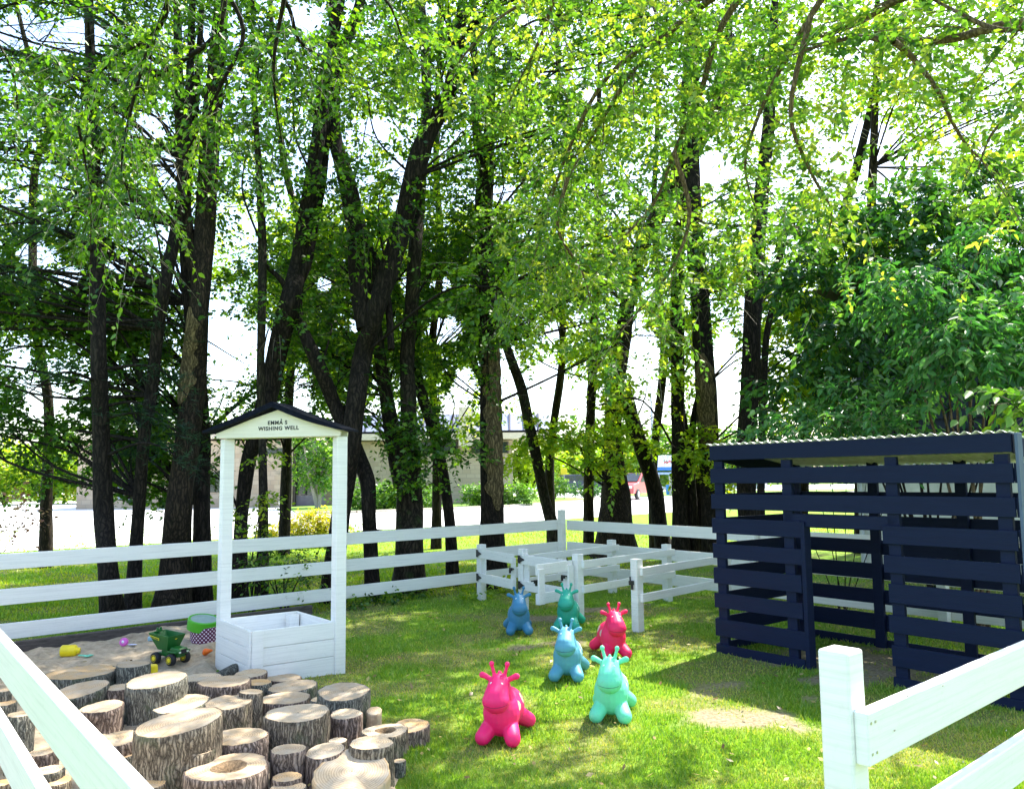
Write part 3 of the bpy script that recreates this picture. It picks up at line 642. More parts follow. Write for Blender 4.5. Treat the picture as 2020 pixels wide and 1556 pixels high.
# ---------------------------------------------------------------- near trees whose boughs reach into the picture
def near_tree(name, base, stem, boughs, label, leaf, size, twigm='twig_pale', per=13, nsp=26, group=None, cat='tree', spread=.45, dl=.45, thick=True, ratio=.30, droop=.5, limbm='bark', gap=True, hang=.35, cloud=.0):
    root = empty(name, (base[0], base[1], 0), 0, label, cat, group); inv = Vector((-base[0], -base[1], 0))
    V, Fc = stem_mesh([stem], base=True); link('trunk', np_mesh('trunk', V + np.array(inv), Fc), M['bark'], root, True)
    limbs = []; S, Dd, L = [], [], []
    for bo in boughs:                     # (points [(Vector)], r0, start fraction of leafing, density)
        pts, r0, f0, dens = bo; n = len(pts)
        cc = [np.array((*p_, r0 * (1 - .85 * i / (n - 1)))) for i, p_ in enumerate(pts)]; limbs.append([tuple(c_) for c_ in cc])
        C = catmull(cc, 10); ln = sum((Vector(C[i + 1][:3]) - Vector(C[i][:3])).length for i in range(len(C) - 1))
        for k_ in range(int(nsp * dens * ln * 1.55)):
            f_ = f0 + (1 - f0) * random.random(); i = min(int(f_ * (len(C) - 1)), len(C) - 2)
            t_ = (Vector(C[i + 1][:3]) - Vector(C[i][:3])).normalized(); p_ = Vector(C[i][:3])
            d_ = (t_ * .7 + Vector((random.gauss(0, .6), random.gauss(0, .6), random.gauss(-.05, .55)))).normalized()
            sl_ = spread * random.uniform(.5, 1.3)
            if random.random() < cloud: p_ = p_ + Vector((random.gauss(0, .3), random.gauss(0, .3), random.gauss(0, .24))); S.append(p_); d_ = Vector((random.gauss(0, 1), random.gauss(0, 1), random.gauss(-.1, .6))).normalized()
            elif random.random() < .6:
                e_ = p_ + d_ * sl_; 
                if random.random() < .5: limbs.append([(*p_, r0 * .12 + .001), (*((p_ + e_) / 2 + Vector((0, 0, .03))), r0 * .09 + .001), (*e_, .0015)])
                S.append(p_.lerp(e_, random.uniform(.5, 1)))
            else: S.append(p_)
            Dd.append((d_ + Vector((0, 0, -.3))).normalized()); L.append(dl * random.uniform(.4, 1.3))
    S = np.array([tuple(s_) for s_ in S]); Dd = np.array([tuple(s_) for s_ in Dd]); L = np.array(L)
    V, Fc = stem_mesh(limbs); link('branches', np_mesh('branches', V + np.array(inv), Fc), M[limbm], root, True)
    o = leafmesh('crown', S, Dd, L, per, size, M[leaf], root, droop=droop, thick=thick, ratio=ratio, gap=gap, jit=.012, hang=hang); o.data.transform(Matrix.Translation(inv))
    o = twigmesh('twig_sprays', S, Dd, L, .0022, M[twigm], root, droop=droop); o.data.transform(Matrix.Translation(inv))
    return root
def PL(Y0, Y1, *pts):
    n = len(pts); return [P(x, y, Y0 + (Y1 - Y0) * i / (n - 1)) for i, (x, y) in enumerate(pts)]
# right-hand overhanging elm, trunk outside the frame to the right
near_tree('elm_tree', (6.2, 4.2), [(6.2, 4.2, -.05, .26), (6.1, 4.3, 2.0, .20), (5.9, 4.5, 4.0, .17), (5.6, 4.8, 6.5, .11), (5.2, 5.2, 8.5, .05)],
  [(PL(4.6, 5.6, (2500, -60), (2200, 20), (1990, 48), (1870, 78), (1760, 80), (1690, 74), (1620, 90), (1560, 110)), .042, .15, .55),
   (PL(4.8, 5.6, (1762, 82), (1800, 115), (1850, 180), (1878, 240), (1910, 290), (1970, 350), (2010, 420)), .022, .35, .7),
   (PL(5.0, 6.6, (2500, -220), (2200, -130), (1900, -40), (1770, 0), (1700, 40), (1650, 62), (1560, 90), (1450, 150), (1380, 220)), .045, .3, .8),
   (PL(5.4, 7.0, (2300, -330), (1800, -190), (1500, -60), (1350, 40), (1250, 140), (1180, 250), (1120, 350)), .045, .25, 1.0),
   (PL(6.0, 7.2, (1500, -60), (1420, 60), (1380, 190), (1330, 300), (1290, 400), (1220, 480), (1160, 560)), .03, .2, 1.15),
   (PL(6.4, 7.4, (1350, 40), (1200, 150), (1120, 300), (1080, 420), (1050, 520)), .026, .2, 1.0),
   (PL(6.2, 7.0, (1330, 300), (1360, 420), (1330, 520), (1270, 600), (1220, 660)), .02, .1, 1.1),
   (PL(6.6, 7.2, (1120, 350), (1100, 450), (1150, 540), (1170, 620)), .02, .1, 1.1),
   (PL(5.2, 6.4, (1800, -190), (1650, -40), (1560, 100), (1500, 220), (1470, 330), (1500, 440)), .028, .25, .95),
   (PL(5.2, 6.2, (1600, 30), (1560, 220), (1600, 340), (1640, 420), (1620, 500)), .02, .2, .9),
   (PL(5.2, 6.6, (1500, -60), (1300, -60), (1100, -20), (980, 40), (900, 130)), .03, .2, .9),
   (PL(6, 7.2, (1100, -20), (1060, 90), (1010, 190), (980, 260)), .02, .15, .9),
   (PL(4.6, 5.0, (2300, 0), (2120, 120), (2030, 200), (1960, 260), (1930, 330)), .026, .3, .8),
   (PL(4.2, 5.0, (2400, -160), (2150, -20), (2000, 60), (1880, 20), (1780, -40)), .03, .3, .8)],
  'overhanging elm with pale boughs and hazy lime leaves sweeping across the upper right', 'grey_green', .054, spread=.62, nsp=24, per=19, limbm='bark_pale', droop=.2, dl=.36, hang=.12, cloud=.72)
# left-hand elm with drooping pale twigs
near_tree('elm_tree', (-5.6, 3.2), [(-5.6, 3.2, -.05, .22), (-5.5, 3.4, 2.5, .17), (-5.2, 3.9, 5.0, .12), (-4.8, 4.4, 7.2, .06)],
  [(PL(4.6, 6.0, (-420, -260), (-100, -180), (120, -120), (300, -60), (330, 10), (300, 70), (220, 120), (170, 190), (155, 250)), .03, .45, .9),
   (PL(5.0, 6.4, (-100, -180), (200, -150), (420, -60), (430, 60), (360, 120), (280, 170), (240, 240), (220, 330), (195, 420)), .028, .4, .95),
   (PL(5.4, 6.6, (200, -150), (450, -100), (560, 0), (590, 80), (640, 120), (690, 180)), .026, .3, 1.0),
   (PL(5.6, 6.4, (420, -60), (480, 60), (440, 160), (400, 240), (350, 330), (300, 400)), .02, .25, .9),
   (PL(5.6, 6.4, (560, 0), (540, 120), (545, 210), (560, 300)), .016, .2, .9),
   (PL(5.4, 6.2, (300, 70), (260, 210), (240, 330), (262, 400), (285, 470)), .014, .3, .75),
   (PL(5.2, 6.0, (155, 250), (170, 330), (180, 400), (165, 460)), .01, .2, .6),
   (PL(5.4, 6.6, (450, -100), (650, -60), (760, 0), (800, 90), (850, 150)), .02, .2, .9),
   (PL(4.8, 6, (-420, -260), (-200, -100), (-60, 20), (20, 130), (40, 260)), .024, .4, .6)],
  'overhanging elm with fine pale drooping twigs hanging into the upper left', 'elm', .050, spread=.52, nsp=17, per=16, droop=.3, cloud=.5)
# canopy directly above and behind the camera (shade on the yard), trunk behind the photographer
near_tree('elm_tree', (4.6, -1.5), [(4.6, -1.5, -.05, .24), (4.5, -1.3, 2.5, .18), (4.3, -.8, 5.0, .14), (4.0, -.2, 7.4, .07)],
  [([Vector((4.3, -.8, 5)), Vector((3.6, 1, 6.2)), Vector((3.0, 3, 6.9)), Vector((2.6, 5.0, 7.3))], .05, .3, 1.6),
   ([Vector((4.3, -.8, 5)), Vector((5.2, 1.2, 6.2)), Vector((5.4, 3.2, 7.2)), Vector((5.0, 5.4, 7.6))], .05, .3, 1.5)],
  'tall shade elm standing behind the near fence outside the picture', 'elm', .10, spread=1.1, nsp=20, per=16, dl=.7, gap=False)

# ---------------------------------------------------------------- ash trees beside the playhouse
def bl(Y, *pts): return pts, Y
def shrub(name, base, blobs, label, cat, leaf, size, m=12, stems=5, group=None, thick=False, ratio=.3, ln=.35, twig=True, droop=.4, gap=False, stem_r=.012, part='crown', hang=.35, stemm='bark'):
    base = Vector((base[0], base[1], 0)); root = empty(name, base, 0, label, cat, group)
    S, Dd, L = twig_sprays([((c_[0], c_[1], c_[2]), r_, n_, ln) for c_, r_, n_ in blobs])
    o = leafmesh(part, S, Dd, L, m, size, M[leaf], root, thick=thick, ratio=ratio, droop=droop, gap=gap, hang=hang)
    if o: o.data.transform(Matrix.Translation(-base))
    if stems:
        lim = []
        for c_, r_, n_ in blobs:
            for k_ in range(max(1, stems // len(blobs))):
                e_ = Vector(c_) + Vector([random.uniform(-.5, .5) * r_[j] for j in range(3)]); s_ = base + Vector((random.uniform(-.06, .06), random.uniform(-.06, .06), -.03))
                mid = s_.lerp(e_, .5) + Vector((random.uniform(-.08, .08), random.uniform(-.08, .08), .1)) * (e_ - s_).length * .5
                lim.append([(*s_, stem_r), (*mid, stem_r * .7), (*e_, stem_r * .3)])
        V, Fc = stem_mesh(lim); link('trunk', np_mesh('trunk', V - np.array(base), Fc), M[stemm], root, True)
    if twig:
        o = twigmesh('twig_sprays', S, Dd, L, .003, M['twig'], root, droop=droop); o.data.transform(Matrix.Translation(-base))
    return root
def pb_(x, y, Y, r, n, fz=.75): p = P(x, y, Y); return (tuple(p), (r, r * .8, r * fz), n)
shrub('ash_tree', P(1920, 900, 8.3)[:2], [pb_(1840, 590, 8.0, .55, 60), pb_(1780, 560, 8.2, .42, 44), pb_(1930, 660, 7.6, .5, 70), pb_(1990, 600, 7.8, .45, 50), pb_(1880, 660, 7.6, .38, 46), pb_(1960, 720, 7.4, .3, 30), pb_(1850, 740, 7.9, .28, 22), pb_(2060, 660, 7.5, .5, 50), pb_(1960, 470, 8.4, .4, 30)],
      'ash with large drooping blue-green leaves hanging over the right end of the playhouse', 'tree', 'ash', .095, 15, 4, stemm='bark_pale', thick=True, ratio=.22, droop=.6, hang=.7, stem_r=.02)
shrub('ash_tree', P(1830, 900, 10.2)[:2], [pb_(1700, 480, 10, .7, 90), pb_(1600, 560, 10, .6, 60), pb_(1780, 420, 10, .7, 90), pb_(1900, 400, 10, .8, 90), pb_(2000, 450, 9.8, .7, 70), pb_(1640, 680, 9.6, .6, 66), pb_(1740, 660, 9.6, .6, 80), pb_(1700, 780, 9.3, .45, 56), pb_(1560, 760, 9.6, .5, 44), pb_(1790, 560, 9.6, .6, 70), pb_(1860, 520, 9.8, .7, 80), pb_(2040, 330, 10, .8, 70), pb_(1760, 760, 9.6, .4, 40), pb_(1620, 440, 10.6, .6, 50), pb_(2080, 540, 9.6, .7, 60)],
      'dense dark-leaved ash standing close behind the navy playhouse', 'tree', 'dark', .10, 16, 15, thick=True, ratio=.24, droop=.5, hang=.6, stem_r=.016)
shrub('ash_sapling', P(1650, 900, 9.4)[:2], [pb_(1480, 870, 9.0, .2, 16, .6), pb_(1560, 835, 8.8, .32, 36, .6), pb_(1640, 830, 8.6, .34, 40, .6), pb_(1730, 815, 8.4, .3, 34, .6), pb_(1680, 770, 8.8, .3, 26), pb_(1800, 830, 8.2, .2, 14, .5)],
      'low ash sapling whose leaves brush the front edge of the corrugated roof', 'sapling', 'ash', .085, 12, 6, stem_r=.006, thick=True, ratio=.22, droop=.5, hang=.5)
shrub('ash_sapling', (5.2, 5.6), [pb_(2010, 790, 6.6, .16, 9, .8), pb_(2060, 800, 6.6, .25, 16)], 'bright lime leaf cluster poking in beside the playhouse roof corner', 'sapling', 'hedge', .11, 7, 6, thick=True, ratio=.28, hang=.6)

# shrubs and undergrowth near the trunks
shrub('shrub', P(560, 1190, 9.6)[:2], [pb_(560, 1105, 9.7, .33, 60, .8), pb_(520, 1120, 9.7, .2, 30), pb_(590, 1140, 9.6, .2, 26)], 'small leafy bush growing at the tree feet behind the wishing well', 'bush', 'elm', .05, 10, 8)
shrub('shrub', P(495, 1000, 9.7)[:2], [pb_(520, 985, 9.7, .16, 18), pb_(525, 900, 9.7, .14, 12), pb_(460, 1010, 9.7, .1, 8), pb_(515, 1050, 9.7, .14, 14)], 'wispy leafy shoots climbing the thin stem inside the wishing well opening', 'bush', 'lime', .06, 9, 5, ln=.22)
shrub('shrub', (-6.8, 10.2), [pb_(10, 1000, 10, .3, 18), pb_(50, 1010, 10, .22, 12), pb_(-60, 1030, 10, .4, 20)], 'sparse shrub at the left edge beyond the fence, strong light painted as pinkish leaves', 'bush', 'overlit_leaf', .06, 7, 8, stem_r=.006)
shrub('weeds', G(718, 1205)[:2], [((G(705, 1200).x, G(705, 1200).y, .07), (.16, .1, .08), 24), ((G(760, 1190).x, G(760, 1190).y, .06), (.3, .1, .07), 30), ((G(820, 1178).x, G(820, 1178).y, .05), (.3, .1, .05), 24)], 'low weeds under the fence rail beside the wishing well', 'weeds', 'elm', .06, 6, 0, ln=.12, twig=False)
shrub('weeds', (G(985, 1165).x, G(985, 1165).y), [((G(985, 1168).x, G(985, 1168).y, .1), (.12, .1, .12), 14), ((G(940, 1180).x, G(940, 1180).y, .05), (.2, .1, .06), 14)], 'leafy weeds at the foot of the pen gate post', 'weeds', 'lime', .09, 5, 0, ln=.12, twig=False)
shrub('flowering_shrub', P(600, 1060, 19)[:2], [pb_(610, 1035, 19, .45, 330), pb_(560, 1052, 19, .36, 220), pb_(650, 1030, 19, .34, 180), pb_(520, 1068, 19, .24, 120)], 'bright yellow flowering clump on the lawn beyond the wishing well', 'bush', 'yellow_flower', .06, 10, 6)
shrub('flowering_shrub', P(820, 1040, 19)[:2], [pb_(700, 1040, 20, .25, 40)], 'small lime tuft on the lawn right of the well post', 'bush', 'lime', .07, 8, 3)

# ---------------------------------------------------------------- fences
UB = Vector((.74, .673, 0)).normalized(); VD = Vector((.63, -.777, 0)).normalized()
RAILZ = ((.885, .745), (.573, .433), (.262, .122))
def post(p, h, ux, root, sz=.089, name='post', mat='white', bev=.006, cap=True):
    ux = Vector(ux).normalized(); uy = Vector((-ux.y, ux.x, 0)); o_ = Vector((p[0], p[1], -.05)) - ux * sz / 2 - uy * sz / 2
    m = MB().box(o_, ux * sz, uy * sz, (0, 0, h + .05)); ob = m.build(name, M[mat], root, bev); return keep(ob)
def rail(p0, p1, zt, zb, off, root, th=.038, name='rail', mat='white', bev=.004, sag=0):
    p0, p1 = Vector((p0[0], p0[1], 0)), Vector((p1[0], p1[1], 0)); d_ = (p1 - p0); n_ = Vector((-d_.y, d_.x, 0)).normalized()
    o_ = p0 + n_ * off + Vector((0, 0, zb)); j = Vector((0, 0, random.uniform(-.004, .004)))
    m = MB().box(o_ + j, d_, n_ * th, (0, 0, zt - zb)); return keep(m.build(name, M[mat], root, bev))
B0, B1 = Vector((-4.98, 7.05, 0)), Vector((.71, 12.22, 0))
fr = empty('rail_fence', B0, 0, 'white three-rail fence behind the sandpit and wishing well, meeting the corner post', 'fence')
seg = [B0, Vector((-2.02, 9.70, 0)), Vector((-.42, 11.17, 0)), B1]
for i in range(3):
    for zt, zb in RAILZ: rail(seg[i], seg[i + 1] - UB * .004, zt, zb, .05, fr)
post(seg[1], 1.03, UB, fr); post(B1, 1.037, UB, fr)
wh = Vector((seg[1].x, seg[1].y, 0))
R1 = B1 + VD * 7.6
fr2 = empty('rail_fence', B1, 0, 'white three-rail fence running behind the pen and playhouse from the corner post', 'fence')
sg = [B1, B1 + VD * 3.3, B1 + VD * 5.4, R1]
for i in range(3):
    for k_, (zt, zb) in enumerate(RAILZ): rail(sg[i] + VD * (.05 if i == 0 else .003), sg[i + 1], zt, zb, .05, fr2)
    post(sg[i + 1], .93, VD, fr2)
# near left side fence (camera stands just outside)
L0 = Vector((-.55, 1.50, 0)); L1 = Vector((-2.50, 3.97, 0)); dl_ = (L1 - L0).normalized(); L2 = Vector((B0.x + .05, B0.y - .1, 0))
fl = empty('rail_fence', L1, 0, 'near white fence crossing the lower left corner beside the log pile', 'fence')
for zt, zb in RAILZ:
    rail(L0 - dl_ * 1.2, L1 - dl_ * .0, zt, zb, -.019, fl)
    rail(L1 + dl_ * .003, L2, zt, zb, -.019, fl)
nl = Vector((-dl_.y, dl_.x, 0))
post(L1 - nl * (-.066), 1.037, dl_, fl); post(L2, 1.0, dl_, fl)
# near right fence
N0 = Vector((.905, 2.345, 0)); ud = Vector((.757, .653, 0)).normalized(); nn = Vector((ud.y, -ud.x, 0))
fn = empty('rail_fence', N0, 0, 'near white fence with square end post in the lower right foreground', 'fence')
post(N0, 1.037, ud, fn, bev=.008)
for zt, zb in RAILZ: rail(N0 - ud * .030 + nn * .0447, N0 + ud * 2.44, zt, zb, -.038, fn, bev=.005)
post(N0 + ud * 2.44, 1.037, ud, fn)
sc_m = simple('screw_steel', (.5, .5, .5), .3, metal=1)
sw = MB()
for zt, zb in RAILZ[:2]:
    for a_ in (.02, .045):
        for zz in (zb + .03, zt - .03):
            c_ = N0 + ud * (-.03 + a_) + nn * (.0447 + .038); c_.z = zz
            sw.cbox(c_, (.007, .0025, .007), math.atan2(ud.y, ud.x))
keep(sw.build('screws', sc_m, fn))
def on_plane(px, py, p0, n):
    d_ = D(px, py); c0 = Vector((0, 0, H)); return c0 + d_ * ((p0 - c0).dot(n) / d_.dot(n))
crk = MB(); fp = L0 - nl * .0195
for a_, b_ in (((132, 1432), (164, 1468)), ((60, 1378), (84, 1392)), ((196, 1520), (214, 1548)), ((38, 1330), (44, 1343))):
    q0, q1 = on_plane(*a_, fp, nl), on_plane(*b_, fp, nl); mid = (q0 + q1) / 2 + Vector((0, 0, .004)); crk.tube([q0, mid, q1], [.0004, .0011, .0004], 5)
keep(crk.build('cracks', simple('crack_shadow', (.12, .11, .10), .9), fl))
kn = MB(); fq = N0 + nn * .0833
for px_, py_ in ((1790, 1372), (1860, 1352), (1950, 1300), (1765, 1440), (1900, 1502), (1985, 1440)):
    q_ = on_plane(px_, py_, fq, nn); kn.cbox(q_, (.007, .0012, .004), math.atan2(ud.y, ud.x))
keep(kn.build('knots', simple('knot_tan', (.5, .44, .34), .8), fn))
# timber edging of the sand pit
ed = MB(); nb = Vector((UB.y, -UB.x, 0))
ed.box(B0 + nb * .02, UB * 3.6, nb * .06, (0, 0, .115))
tag(ed.build('edging_board', simple('dark_timber', (.075, .062, .055), .85, .5, 10, .6, stretch=(1, 1, 8)), None, .006), 'dark weathered timber board edging the sand under the back fence', 'edging')

# ---------------------------------------------------------------- small pen
pa, pb2, pc, pe = Vector((-.41, 10.55, 0)), Vector((.11, 9.75, 0)), Vector((.69, 9.0, 0)), Vector((1.22, 8.3, 0))
pd, pf = Vector((1.3, 11.05, 0)), Vector((1.88, 10.25, 0))
pen = empty('stall_fence', pb2, 0, 'low white stall fence with short posts and long divider rails in the far corner', 'fence')
for q_, h_ in ((pa, .68), (pb2, .685), (pc, .69), (pe, .70), (pd, .68), (pf, .68)): post(q_, h_, VD, pen, mat='white_old')
PZ = ((.62, .54), (.36, .28))
def nside(a_, b_): d_ = (b_ - a_).normalized(); return Vector((-d_.y, d_.x, 0))
for a_, b_ in ((pb2, pd), (pc, pf)):
    for zt, zb in PZ: rail(a_, b_ + (b_ - a_).normalized() * .06, zt, zb, -.085, pen, mat='white_old')
pex = pe + (pf - pc).normalized() * 1.75
for zt, zb in PZ: rail(pe - (pf - pc).normalized() * .02, pex, zt, zb, -.085, pen, mat='white_old')
post(pex, .68, VD, pen, mat='white_old')
def gate(a_, b_, label, open_=0.0):
    d_ = (b_ - a_); ln = d_.length; d_.normalize(); ang = math.atan2(d_.y, d_.x) - open_
    g = empty('gate', a_, ang, label, 'gate', 'little stall gates of the pen')
    for zt, zb in ((.625, .515), (.33, .22)):
        MB().box((.05, -.06, zb), (ln - .12, 0, 0), (0, .03, 0), (0, 0, zt - zb)).build('gate_rail', M['white_old'], g, .003)
    for x_ in (.06, ln - .16): MB().box((x_, -.03, .22), (.09, 0, 0), (0, .022, 0), (0, 0, .36)).build('stile', M['white_old'], g, .003)
    for z_ in (.57, .275):
        h_ = MB().box((-.02, -.066, z_ - .045), (.045, 0, 0), (0, .006, 0), (0, 0, .09)); h_.prism([(.025, -.066, z_ + .03), (.11, -.066, z_ + .006), (.11, -.066, z_ - .006), (.025, -.066, z_ - .03)], (0, .006, 0))
        h_.build('hinge', M['black_iron'], g)
    MB().cbox((ln - .09, -.07, .45), (.05, .02, .035)).cbox((ln - .045, -.07, .46), (.05, .014, .012)).cbox((ln - .1, -.075, .425), (.02, .02, .04)).build('latch', M['black_iron'], g)
    return g
gate(pa, pb2, 'closed white stall gate nearest the corner post with black hinges', 0.05)
gate(pb2, pc, 'white stall gate with black T hinges in the middle of the pen', .07)
g3 = gate(pc, pc + (Vector((.34, 8.62, 0)) - pc).normalized() * .70, 'open white stall gate swung out behind the teal bouncy animal', 0)
l_ = MB().cbox(pe + Vector((-.06, -.03, .47)), (.05, .03, .04)).cbox(pe + Vector((-.07, -.03, .5)), (.014, .014, .06)).cbox(pe + Vector((-.055, -.03, .43)), (.02, .03, .05)); keep(l_.build('latch', M['black_iron'], pen))

# ---------------------------------------------------------------- wishing well
BL, FL, FR = Vector((-2.41, 6.84, 0)), Vector((-1.96, 6.27, 0)), Vector((-1.42, 6.66, 0)); BR = BL + FR - FL
well = empty('wishing_well', (BL + FR) / 2, 0, 'white wooden wishing well with black shingled gable and square planter box', 'wishing well')
def wl(mb, name, mat, bev=.004, par=None, **k):
    o_ = mb.build(name, M[mat] if isinstance(mat, str) else mat, par or well, bev, **k)
    if par is None: keep(o_)
    return o_
th = .022
def side_boards(a_, b_, inset=0):
    d_ = (b_ - a_); n_ = Vector((-d_.y, d_.x, 0)).normalized()
    for k_ in range(3):
        z0 = -.03 if k_ == 0 else .0 + k_ * .133; z1 = (k_ + 1) * .133 - .003
        wl(MB().box(a_ + Vector((0, 0, z0)), d_, n_ * th, (0, 0, z1 - z0)), 'board', 'white')
side_boards(FL, FR); side_boards(FR + Vector((0, 0, 0)), BR); side_boards(BR, BL); side_boards(BL, FL)
dF = (FR - FL).normalized(); dL = (BL - FL).normalized()
wl(MB().box(FL - dF * .0 - dL * .018, dF * .085, dL * .0175, (0, 0, .398)), 'corner_trim', 'white', .002)
wl(MB().box(FL - dF * .018, dF * .0175, dL * .045, (0, 0, .398)), 'corner_trim', 'white', .002)
for c_ in (FL + dF * .03 + dL * .03, BR - dF * .12 - dL * .12): wl(MB().box(c_, dF * .085, dL * .085, (0, 0, .385)), 'corner_block', 'white', .003)
wl(MB().box(FL + dF * .02 + dL * .02 + Vector((0, 0, .2)), dF * .62, dL * .66, (0, 0, .02)), 'base_panel', 'white', 0)
p1 = BL + dF * .046 + dL * .022; p2 = FR + dF * .036 + dL * .024
gd = (p2 - p1).normalized(); gn = Vector((gd.y, -gd.x, 0))
def wpost(p, h):
    o_ = p - dF * .044 - dL * .044 + Vector((0, 0, -.05)); return wl(MB().box(o_, dF * .089, dL * .089, (0, 0, h + .05)), 'post', 'white', .005)
wpost(p1, 1.86); wpost(p2, 1.865)
# screws on the right post
wl(MB().cbox(p2 - dL * .047 + Vector((-.02, 0, .83)), (.008, .006, .014)).cbox(p2 - dL * .047 + Vector((.012, 0.02, .835)), (.008, .006, .014)), 'screw', 'black_iron', 0)
# gable: pentagonal front and back boards, facing the camera
ctr = (p1 + p2) / 2 - gd * .012; hw = (p2 - p1).length / 2 + .045; t0, t1, ap = 1.865, 1.885, 2.09
for off in (.062, -.085):
    q0 = ctr + gn * off
    pts = [q0 - gd * hw + Vector((0, 0, t0)), q0 + gd * hw + Vector((0, 0, t0)), q0 + gd * (hw + .005) + Vector((0, 0, t1 + .02)), q0 + gd * (hw * .42) + Vector((0, 0, 2.02)), q0 + Vector((0, 0, ap)), q0 - gd * (hw * .45) + Vector((0, 0, 2.015)), q0 - gd * (hw + .005) + Vector((0, 0, t1 + .02))]
    gb = wl(MB().prism(pts, gn * .02), 'gable_board', paint_mat('cream_paint', (.80, .76, .62), (.4, .3, .2), .2), .003)
# roof: two sagging shingle slabs made of short steps
def roof(sgn):
    m = MB(); k = 9; ctr = (p1 + p2) / 2 - gd * .035
    for i in range(k):
        f0, f1 = i / k, (i + 1) / k
        def zz(f): return ap + .018 - f * (ap - t1 - .005) - .020 * sin(f * pi) * (1 if sgn > 0 else .7)
        x0, x1 = f0 * (hw + .065), f1 * (hw + .065)
        a_ = ctr + gd * sgn * x0 + Vector((0, 0, zz(f0))) - gn * .22; b_ = ctr + gd * sgn * x1 + Vector((0, 0, zz(f1) )) - gn * .22
        tk0, tk1 = (.046 - .028 * f0 ** 3), (.046 - .028 * f1 ** 3); m.prism([a_, b_, b_ + Vector((0, 0, tk1)), a_ + Vector((0, 0, tk0))], gn * .37)
    return m
shm = simple('black_shingle', (.004, .006, .014), .85, .5, 30, .7, spec=.15)
wl(roof(1), 'roof', shm, .002); wl(roof(-1), 'roof', shm, .002)
def text_mesh(s_, size, mat, parent, name='lettering', bold=.012, ext=.002):
    cu_ = bpy.data.curves.new('t', 'FONT'); cu_.body = s_; cu_.size = size; cu_.align_x = 'CENTER'; cu_.offset = bold * size; cu_.extrude = ext; cu_.space_character = 1.18
    o_ = bpy.data.objects.new('t', cu_); COL.objects.link(o_); bpy.context.view_layer.update()
    me = bpy.data.meshes.new_from_object(o_.evaluated_get(bpy.context.evaluated_depsgraph_get())); bpy.data.objects.remove(o_); me.materials.clear()
    return link(name, me, mat, parent)
lt = bpy.data.materials.new('letter_black'); lt.use_nodes = True; lt.node_tree.nodes['Principled BSDF'].inputs['Base Color'].default_value = (.004, .004, .005, 1)
wi = Matrix.Translation(-Vector(well.location))
for s_, z_, sz, dx in (('EMMA S', 1.970, .044, .0), ('WISHING WELL', 1.924, .044, .010), ("'", 1.982, .05, .048)):
    o_ = text_mesh(s_, sz, lt, well, bold=.026)
    q_ = ctr + gn * (.083) + gd * dx + Vector((0, 0, z_))
    rm = Matrix((gd, Vector((0, 0, 1)), gn)).transposed().to_4x4()
    tilt = Matrix.Rotation(R(28), 4, 'Z') if s_ == "'" else Matrix.Rotation(R(.5), 4, 'Z')
    o_.data.transform(wi @ Matrix.Translation(q_) @ rm @ tilt)

# ---------------------------------------------------------------- navy playhouse
A = Vector((1.76, 7.31, 0)); Bp = Vector((3.28, 5.40, 0)); sdv_ = (Bp - A).normalized(); W = 2.44; un = Vector((-sdv_.y, sdv_.x, 0))   # un points to the back
if un.y < 0: un = -un
dep = 1.22
ph = empty('playhouse', A, 0, 'open-slatted navy blue pallet playhouse with corrugated roof and doorway', 'playhouse')
def slat(s0, s1, zt, zb, off, face=A, dr=sdv_, nrm=None, th=.02):
    nrm = un if nrm is None else nrm
    j = random.uniform(-.004, .004)
    return keep(MB().box(face + dr * s0 + nrm * off + Vector((0, 0, zb + j)), dr * (s1 - s0), nrm * th, (0, 0, zt - zb)).build('slat', M['navy'], ph, .003))
rows = [(1.776, 1.65), (1.575, 1.445), (1.355, 1.225), (1.143, 1.012), (.925, .80), (.722, .585), (.50, .375), (.285, .14), (.07, -.03)]
for i, (zt, zb) in enumerate(rows):
    if i < 3: slat(-.0, W, zt, zb, -.02)
    else: slat(0, .86 + random.uniform(-.012, .012), zt, zb, -.02); slat(1.55 + random.uniform(-.014, .014), W, zt, zb, -.02)
slat(.72, 1.66, 1.20, 1.10, .003, th=.04)
for i, (zt, zb) in enumerate(rows):          # back wall and side walls
    if i == 0: continue
    slat(0, W, min(zt, 1.55), zb, dep)
    slat(.024, dep - .004, zt, zb, -.02, face=A, dr=un, nrm=-sdv_ * -1 if False else sdv_)
    slat(.0, dep, zt, zb, .0, face=A + sdv_ * W, dr=un, nrm=sdv_)
def ppost(s_, off, z1=1.64, w_=.089, d_=.038, z0=-.03):
    return keep(MB().box(A + sdv_ * s_ + un * off + Vector((0, 0, z0)), sdv_ * w_, un * d_, (0, 0, z1 - z0)).build('post', M['navy'], ph, .003))
for s_ in (.024, .70, 1.57, W - .12): ppost(s_, .003)
for s_ in (.002, W - .02): keep(MB().prism([A + sdv_ * s_ + un * .02 + Vector((0, 0, 1.65)), A + sdv_ * s_ + un * .02 + Vector((0, 0, 1.772)), A + sdv_ * s_ + un * dep + Vector((0, 0, 1.60)), A + sdv_ * s_ + un * dep + Vector((0, 0, 1.48))], sdv_ * .018).build('rafter', M['navy'], ph, .002))
for s_ in (.024, .8, 1.55, W - .12): ppost(s_, dep - .045)
keep(MB().box(A + sdv_ * .862 - un * .018, sdv_ * .038, un * .09, (0, 0, 1.143)).build('door_jamb', M['navy'], ph, .003))
keep(MB().box(A + sdv_ * (W + .0215) - un * .02 + Vector((0, 0, 0)), sdv_ * .02, un * .08, (0, 0, 1.776)).build('corner_board', simple('navy_lit_tint', (.05, .09, .16), .4), ph, .003))  # paler navy paints the bluish light on this end board
